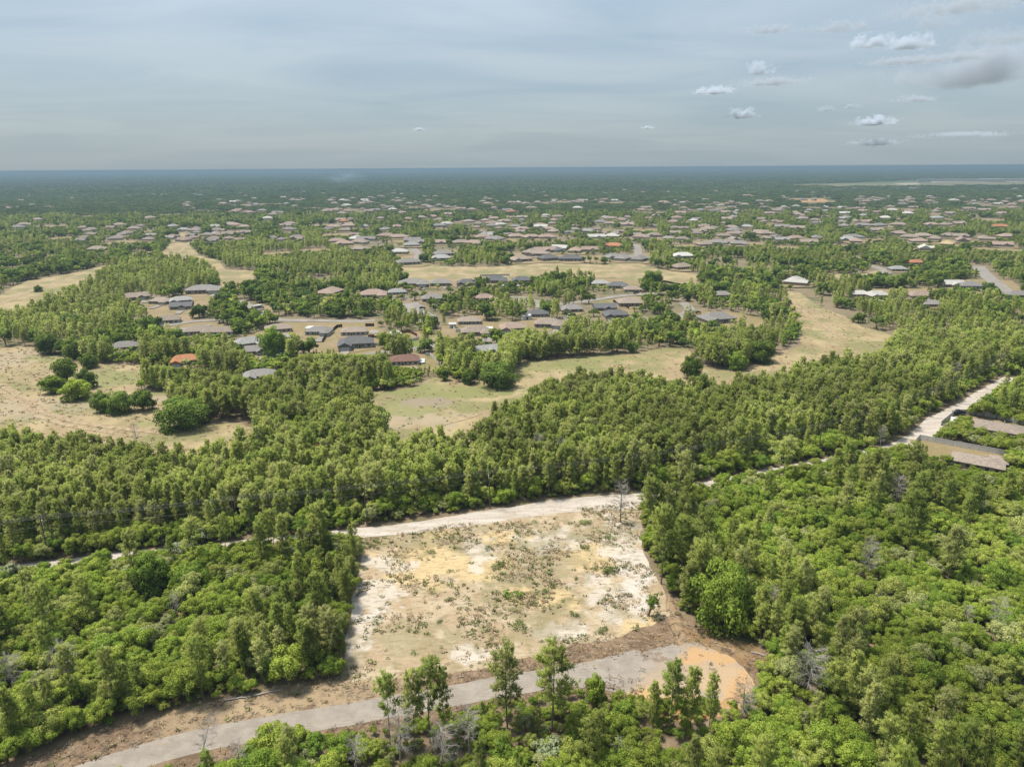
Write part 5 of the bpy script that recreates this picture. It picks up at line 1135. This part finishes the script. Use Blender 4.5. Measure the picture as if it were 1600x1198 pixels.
for i, (px, py, h_, lab) in enumerate(((969, 815, 12, 'bare grey dead pine standing alone on the lot by the track'), (100, 1062, 8, 'pale grey dead tree in the wood left of the lot'), (1552, 1000, 10, 'large grey dead tree with drooping limbs in the right wood'), (1505, 985, 6, 'small grey dead tree left of the large drooping one'), (1262, 1085, 10, 'grey dead tree beside the pines right of the turning circle'), (735, 1185, 10, 'grey dead tree in the thicket below the pair of pines'), (625, 1195, 11, 'grey dead tree under the pines overhanging the road'), (690, 1198, 8, 'bleached dead tree at the bottom, below the road pines'), (308, 1205, 9, 'broken grey snag leaning at the bottom by the road'), (1355, 905, 10, 'thin dead tree in the oak scrub, upper right wood'), (1400, 790, 9, 'grey dead tree in the scrub below the fenced houses'), (840, 728, 11, 'left of two grey dead pines in the wood behind the lot'), (876, 735, 11, 'right of two grey dead pines in the wood behind the lot'), (1310, 660, 10, 'dead grey pine in the wood left of the pale track'), (1490, 600, 10, 'dead grey pine above the pale track'), (275, 965, 6, 'bare twiggy tree in the middle of the left wood'), (20, 1075, 7, 'grey dead tree at the left picture edge'), (1205, 960, 7, 'dead tree in shade behind the very large oak'), (1375, 700, 8, 'fallen-limbed dead tree beside the track right of the lot'), (1160, 1120, 7, 'bare tree below the right end of the turning circle'), (560, 1215, 8, 'dead tree at the bottom edge left of the road pines'), (380, 1215, 7, 'small dead tree at the bottom among oaks left'), (265, 745, 9, 'grey dead pine in the wood under the left field'), (215, 700, 9, 'grey snag at the top of the wood below the left field'))):
    place('dead_tree', P_DEAD, i, px, py, h_, (9, 7, 10)[i % 3], lab, 'dead tree', 1.0, tilt=(0.25, 0.3) if 'leaning' in lab else None, crown='limbs')
place('dead_pine', P_BROWN, 0, 497, 742, 10, 12, 'rust-brown dead pine in the green pine wood', 'dead tree')
for i, (px, py) in enumerate(((30, 935), (60, 925), (15, 910), (85, 950), (50, 955), (320, 845), (285, 868), (200, 905), (1280, 760), (1320, 745), (1360, 735), (975, 1190), (860, 1195))):
    w_ = ('among the pale scrub patch at the left edge' if px < 100 else 'beside the left stretch of the track' if px < 330 else 'in the thicket below the road' if py > 1100 else 'beside the track towards the fenced houses')
    place('lichen_shrub', P_PALE, i, px, py, RNG.uniform(2.6, 4.2), 3.0, 'pale grey-green lichen shrub ' + w_, 'shrub', 1.1, group='pale shrubs ' + w_)
LOW = [make_oak(0.9, 1.15, 11, 34, 0.10, base=0.0, flat=0.7, skirt=0.6), make_oak(1.0, 1.1, 9, 34, 0.10, base=0.0, flat=0.7, skirt=0.6)]
P_LOW = proto('low_shrub', LOW, M['live'])
for i, (px, py, s, lab) in enumerate(((802, 933, 2.3, 'largest round green shrub in the middle of the cleared lot'), (818, 982, 1.9, 'large green shrub below the middle of the lot'), (914, 818, 1.5, 'green shrub in the upper right of the lot near the dead pine'), (910, 856, 1.5, 'green shrub right of centre on the lot, below the upper one'), (954, 893, 1.8, 'dark green shrub near the right side of the lot'), (768, 858, 1.4, 'upper shrub of the two beside the yellow sand patch'), (778, 887, 1.6, 'lower shrub of the two beside the yellow sand patch'), (671, 864, 1.2, 'small shrub above the yellow sand patch'), (942, 986, 1.2, 'low shrub at the front right of the lot'))):
    q = P(px, py); tree('shrub', P_LOW[i % 2], (q[0], q[1], 0.03), i * 1.7, (s * 1.15, s * 0.9, s * 0.62), lab, 'shrub')
for i, (px, py, s) in enumerate(((662, 849, .7), (706, 916, 1.0), (897, 961, 1.1), (975, 887, .8), (807, 832, 1.0), (702, 894, .9), (864, 916, .8), (599, 987, .8), (687, 972, .7), (590, 849, .8), (571, 890, .7), (648, 1021, .8), (740, 985, .6), (668, 990, .6), (830, 905, .7), (880, 940, .6), (950, 840, .8), (720, 950, .7), (900, 905, .7), (845, 1003, .6))):
    q = P(px, py); tree('shrub', P_LOW[i % 2], (q[0], q[1], 0.03), i * 1.3, (s * 1.1, s * 0.85, s * 0.6), 'small green weed clump scattered on the sandy cleared lot', 'shrub', 'small weed clumps on the lot')
_lt = make_oak(5, 1.6, 22, 90, 0.14, base=0.1)
place('fallen_tree', [(_lt[1].mesh('leaning_trunk', M['bark']), leaf_mesh('leaning_crown', _lt[0], M['live']))], 0, 1013, 962, 5.5, 5.0, 'dark green small tree leaning at the lower right of the lot', 'tree', 0.9, 0.3, (0.1, 0.25))
# fallen logs on the verge
for px, py, L_, a, lab in ((372, 1092, 4.5, 0.2, 'pale fallen log at the tree line on the verge'), (420, 1083, 5.0, 0.3, 'long weathered log lying on the verge'), (1528, 1170, 5.5, 0.35, 'brown fallen trunk in the lower right wood'), (1190, 1024, 4, -0.5, 'grey log by the brush at the turning circle')):
    q = P(px, py); o = empty('fallen_log', (q[0], q[1], 0.02), a)
    MB().tube([(-L_ / 2, 0, 0.17), (0, 0.15, 0.19), (L_ / 2, 0, 0.15)], [0.16, 0.14, 0.09], 7).build('stem', M['dead'], o)
    for k in range(5): x_ = -L_ / 2 + L_ * (0.3 + 0.14 * k); MB().tube([(x_, 0.05, 0.2), (x_ + 0.4, 0.5 * (-1) ** k, 0.5), (x_ + 0.8, 0.9 * (-1) ** k, 0.6)], [0.05, 0.035, 0.015], 4).build('branch', M['dead'], o)
    tag(o, lab, 'log')

# ------------------------------------------------------------------ ground litter
def tuft(n, h, r, w, mat, droop=0.4):
    mb = MB()
    for k in range(n):
        a = RNG.uniform(0, 6.28); rr = r * math.sqrt(RNG.uniform()); b = np.array([rr * math.cos(a), rr * math.sin(a), 0]); d = np.array([math.cos(a), math.sin(a), 0]) * droop * RNG.uniform(0.3, 1.3) * h + np.array([0, 0, h * RNG.uniform(0.6, 1.1)])
        s = np.array([-math.sin(a), math.cos(a), 0]) * w; mb.add([b - s, b + s, b + d], [(0, 1, 2)])
    return mb.mesh('tuft', mat)
def sticks(n):
    mb = MB()
    for k in range(n):
        a = RNG.uniform(0, 6.28); c = RNG.uniform(-0.5, 0.5, 2); L_ = RNG.uniform(0.3, 0.9); d = np.array([math.cos(a), math.sin(a)]) * L_ / 2
        mb.tube([(*(c - d), 0.04), (*(c + d), RNG.uniform(0.05, 0.25))], 0.03, 3)
    return mb.mesh('sticks', M['twig'])
LIT = [tuft(16, 0.32, 0.35, 0.05, M['straw']), tuft(20, 0.25, 0.5, 0.06, M['straw'], 0.8), tuft(22, 0.28, 0.4, 0.08, M['weed'], 0.9), tuft(18, 0.40, 0.25, 0.06, M['weed'], 0.6), sticks(7), sticks(10)]
def fill(pl, n, avoid=()):
    lo, hi = pl.min(0), pl.max(0); p = RNG.uniform(lo, hi, (n, 2)); m = inside(p[:, 0], p[:, 1], pl)
    for a in avoid: m &= a(p)
    return p[m]
off_road = lambda p: (seg_dist(p[:, 0], p[:, 1], RD) > 2.9) & (np.hypot((p[:, 0] - CUL_C[0]) / 11.3, (p[:, 1] - CUL_C[1]) / 8.3) > 1)
a1 = fill(LOT, 9500); d1 = fbm(a1[:, 0], a1[:, 1], 7, 77); a1 = a1[RNG.random(len(a1)) < np.clip((d1 - 0.42) * 4.0, 0.03, 1)]
a2 = fill(VERGE_N, 9000, (lambda p: off_road(p) | ((RNG.random(len(p)) < 0.12) & (p[:, 0] > 10)), lambda p: ~inside(p[:, 0], p[:, 1], LOT)))
a3 = fill(poly(FIELD_L), 3500); a4 = fill(poly(FIELD_C), 3500)
pp = np.concatenate([a1, a2, a3, a4]); kk = np.concatenate([RNG.choice(6, len(a1), p=[.33, .31, .18, .10, .04, .04]), RNG.choice(6, len(a2), p=[.30, .36, .04, .02, .14, .14]), RNG.choice(6, len(a3) + len(a4), p=[.50, .46, .02, .02, 0, 0])])
ss = np.concatenate([RNG.uniform(0.6, 1.5, len(a1)), RNG.uniform(0.5, 1.3, len(a2)), RNG.uniform(1.0, 2.2, len(a3) + len(a4))])
scatter('grass_tufts', src_collection('litter_source', LIT), np.concatenate([pp, np.full((len(pp), 1), 0.05)], 1), vecs(RNG.uniform(0, 6.28, len(pp))), scl3(ss), kk, 'dry grass tufts, weeds and sticks on the cleared ground', 'grass')

# ------------------------------------------------------------------ clouds
def cloud_mat(density, seed, flat, asp, alb):
    t = NT('cumulus'); tc = t.n('ShaderNodeTexCoord').outputs['Object']
    mp = t.n('ShaderNodeMapping'); mp.inputs['Scale'].default_value = (asp, asp * 0.7, 1.0); mp.inputs['Location'].default_value = (seed * 3.7, seed * 1.3, seed); t.l(tc, mp.inputs['Vector'])
    nz = t.n('ShaderNodeTexNoise'); nz.inputs['Scale'].default_value = 1.05; nz.inputs['Detail'].default_value = 7; nz.inputs['Roughness'].default_value = 0.6; t.l(mp.outputs[0], nz.inputs['Vector'])
    ln = t.n('ShaderNodeVectorMath', operation='LENGTH'); t.l(tc, ln.inputs[0])
    sp = t.n('ShaderNodeSeparateXYZ'); t.l(tc, sp.inputs[0])
    v = t.math('SUBTRACT', t.math('ADD', t.math('SUBTRACT', 0.78, ln.outputs['Value']), t.math('MULTIPLY', t.math('SUBTRACT', nz.outputs['Fac'], 0.5), 3.2)), t.rng(sp.outputs['Z'], -0.05, -0.45, 0, flat))
    d = t.math('MULTIPLY', t.rng(v, 0.0, 0.6), density)
    pv = t.n('ShaderNodeVolumePrincipled'); pv.inputs['Color'].default_value = (alb * 0.93, alb, alb * 1.12, 1); pv.inputs['Anisotropy'].default_value = 0.0
    t.l(d, pv.inputs['Density']); t.l(pv.outputs[0], t.out.inputs['Volume']); return t.m
ico = bmesh.new(); bmesh.ops.create_icosphere(ico, subdivisions=3, radius=1.25)
for v in ico.verts: v.co.z *= 0.9
CLOUDS = [(1500, 14, 210, 24, 0.3, 'grey cloud bank along the top right corner'), (1570, 62, 110, 30, 0.3, 'grey cloud patch at the right edge above the slate one'), (1412, 98, 110, 14, 0.35, 'thin grey cloud under the upper bright pair'), (1187, 112, 40, 26, 1.0, 'small bright rounded cloud above a flat grey one'), (1204, 131, 100, 15, 0.4, 'flat grey cloud under the small rounded one'), (1115, 145, 60, 15, 0.9, 'low bright cloud left of the flat grey one'), (1158, 182, 42, 19, 1.3, 'small white cloud alone over the horizon, centre right'), (1367, 193, 54, 17, 1.3, 'small white cloud over the horizon, right'), (1366, 224, 66, 11, 0.5, 'faint cloud strip below the white right one'), (1362, 70, 66, 24, 0.9, 'bright cloud at the left of the upper pair'), (1424, 72, 76, 28, 1.0, 'bright cloud at the right of the upper pair'), (1550, 120, 225, 88, 0.75, 'big slate-grey cloud at the right edge'), (1430, 157, 56, 14, 0.4, 'grey wisp left of the big slate cloud'), (1202, 49, 76, 17, 0.35, 'grey flat cloud high in the centre right'), (1312, 46, 84, 22, 0.35, 'grey ragged cloud high beside the upper pair'), (1465, 40, 80, 34, 0.25, 'faint grey cloud high on the right'), (1290, 172, 28, 10, 0.4, 'tiny grey wisp left of its twin, mid right'), (1331, 168, 24, 8, 0.4, 'tiny grey wisp right of its twin, mid right'), (1500, 212, 110, 9, 0.4, 'thin cloud streak low on the right'), (1500, 92, 110, 18, 0.3, 'grey cloud bank above the big slate cloud'), (655, 203, 16, 5, 0.8, 'tiny white cloud low on the left'), (1012, 200, 18, 5, 0.8, 'tiny white cloud low in the centre')]
for i, (px, py, wpx, hpx, dn, lab) in enumerate(CLOUDS):
    el = (262 - py) / FPX; D = 1500 / max(el, 0.05); D = min(D, 14000)
    d = _F + (px - 800) / FPX * _R + (599 - py) / FPX * _U; q = np.array([0, 0, CAM_H]) + d * D
    hw, hh2 = wpx * D / FPX / 2 * 1.35, hpx * D / FPX / 2 * 1.45
    me = bpy.data.meshes.new('cloud'); ico.to_mesh(me); me.materials.append(cloud_mat(2.4 * dn / max(hh2, 40), i + 1, 0.8 if hpx > 12 else 0.3, max(1.0, hw / hh2), 0.62 if dn >= 0.8 else 0.50))
    o = link(bpy.data.objects.new('cloud', me)); o.location = q; o.scale = (hw, max(hh2, hw * 0.6), hh2); o.rotation_euler = (0, 0, -math.atan2(d[0], d[1]))
    me.materials[0].cycles.volume_step_rate = 1.0
    tag(o, lab, 'cloud', 'cumulus clouds over the right half')
ico.free()

# ------------------------------------------------------------------ haze and smoke
HZ = 90.5
t = NT('haze_air'); pv = t.n('ShaderNodeVolumePrincipled'); pv.inputs['Color'].default_value = (0.175, 0.246, 0.312, 1); pv.inputs['Density'].default_value = 1.75e-4; pv.inputs['Anisotropy'].default_value = 0.15
t.l(pv.outputs[0], t.out.inputs['Volume'])
hz = MB().box(-GX - 500, GY0 - 500, -1.0, GX + 500, GY1 + 500, HZ).build('haze', t.m); tag(hz, 'thin blue-grey haze over the whole plain', kind='stuff')
t = NT('smoke_plume'); tc = t.n('ShaderNodeTexCoord').outputs['Object']
ln = t.n('ShaderNodeVectorMath', operation='LENGTH'); t.l(tc, ln.inputs[0]); nz = t.noise(1.6, 5, vec=tc)
d = t.math('MULTIPLY', t.math('MULTIPLY', t.rng(ln.outputs['Value'], 1.0, 0.2), t.rng(nz, 0.4, 0.7)), 0.0045)
pv = t.n('ShaderNodeVolumePrincipled'); pv.inputs['Color'].default_value = (0.62, 0.80, 1.0, 1); t.l(d, pv.inputs['Density']); t.l(pv.outputs[0], t.out.inputs['Volume'])
q = P(540, 291); me = bpy.data.meshes.new('smoke'); b_ = bmesh.new(); bmesh.ops.create_icosphere(b_, subdivisions=3, radius=1.0); b_.to_mesh(me); b_.free(); me.materials.append(t.m)
o = link(bpy.data.objects.new('smoke', me)); o.location = (q[0], q[1], 45); o.scale = (150, 90, 44); tag(o, 'thin bluish smoke drifting over the far woods', kind='stuff')
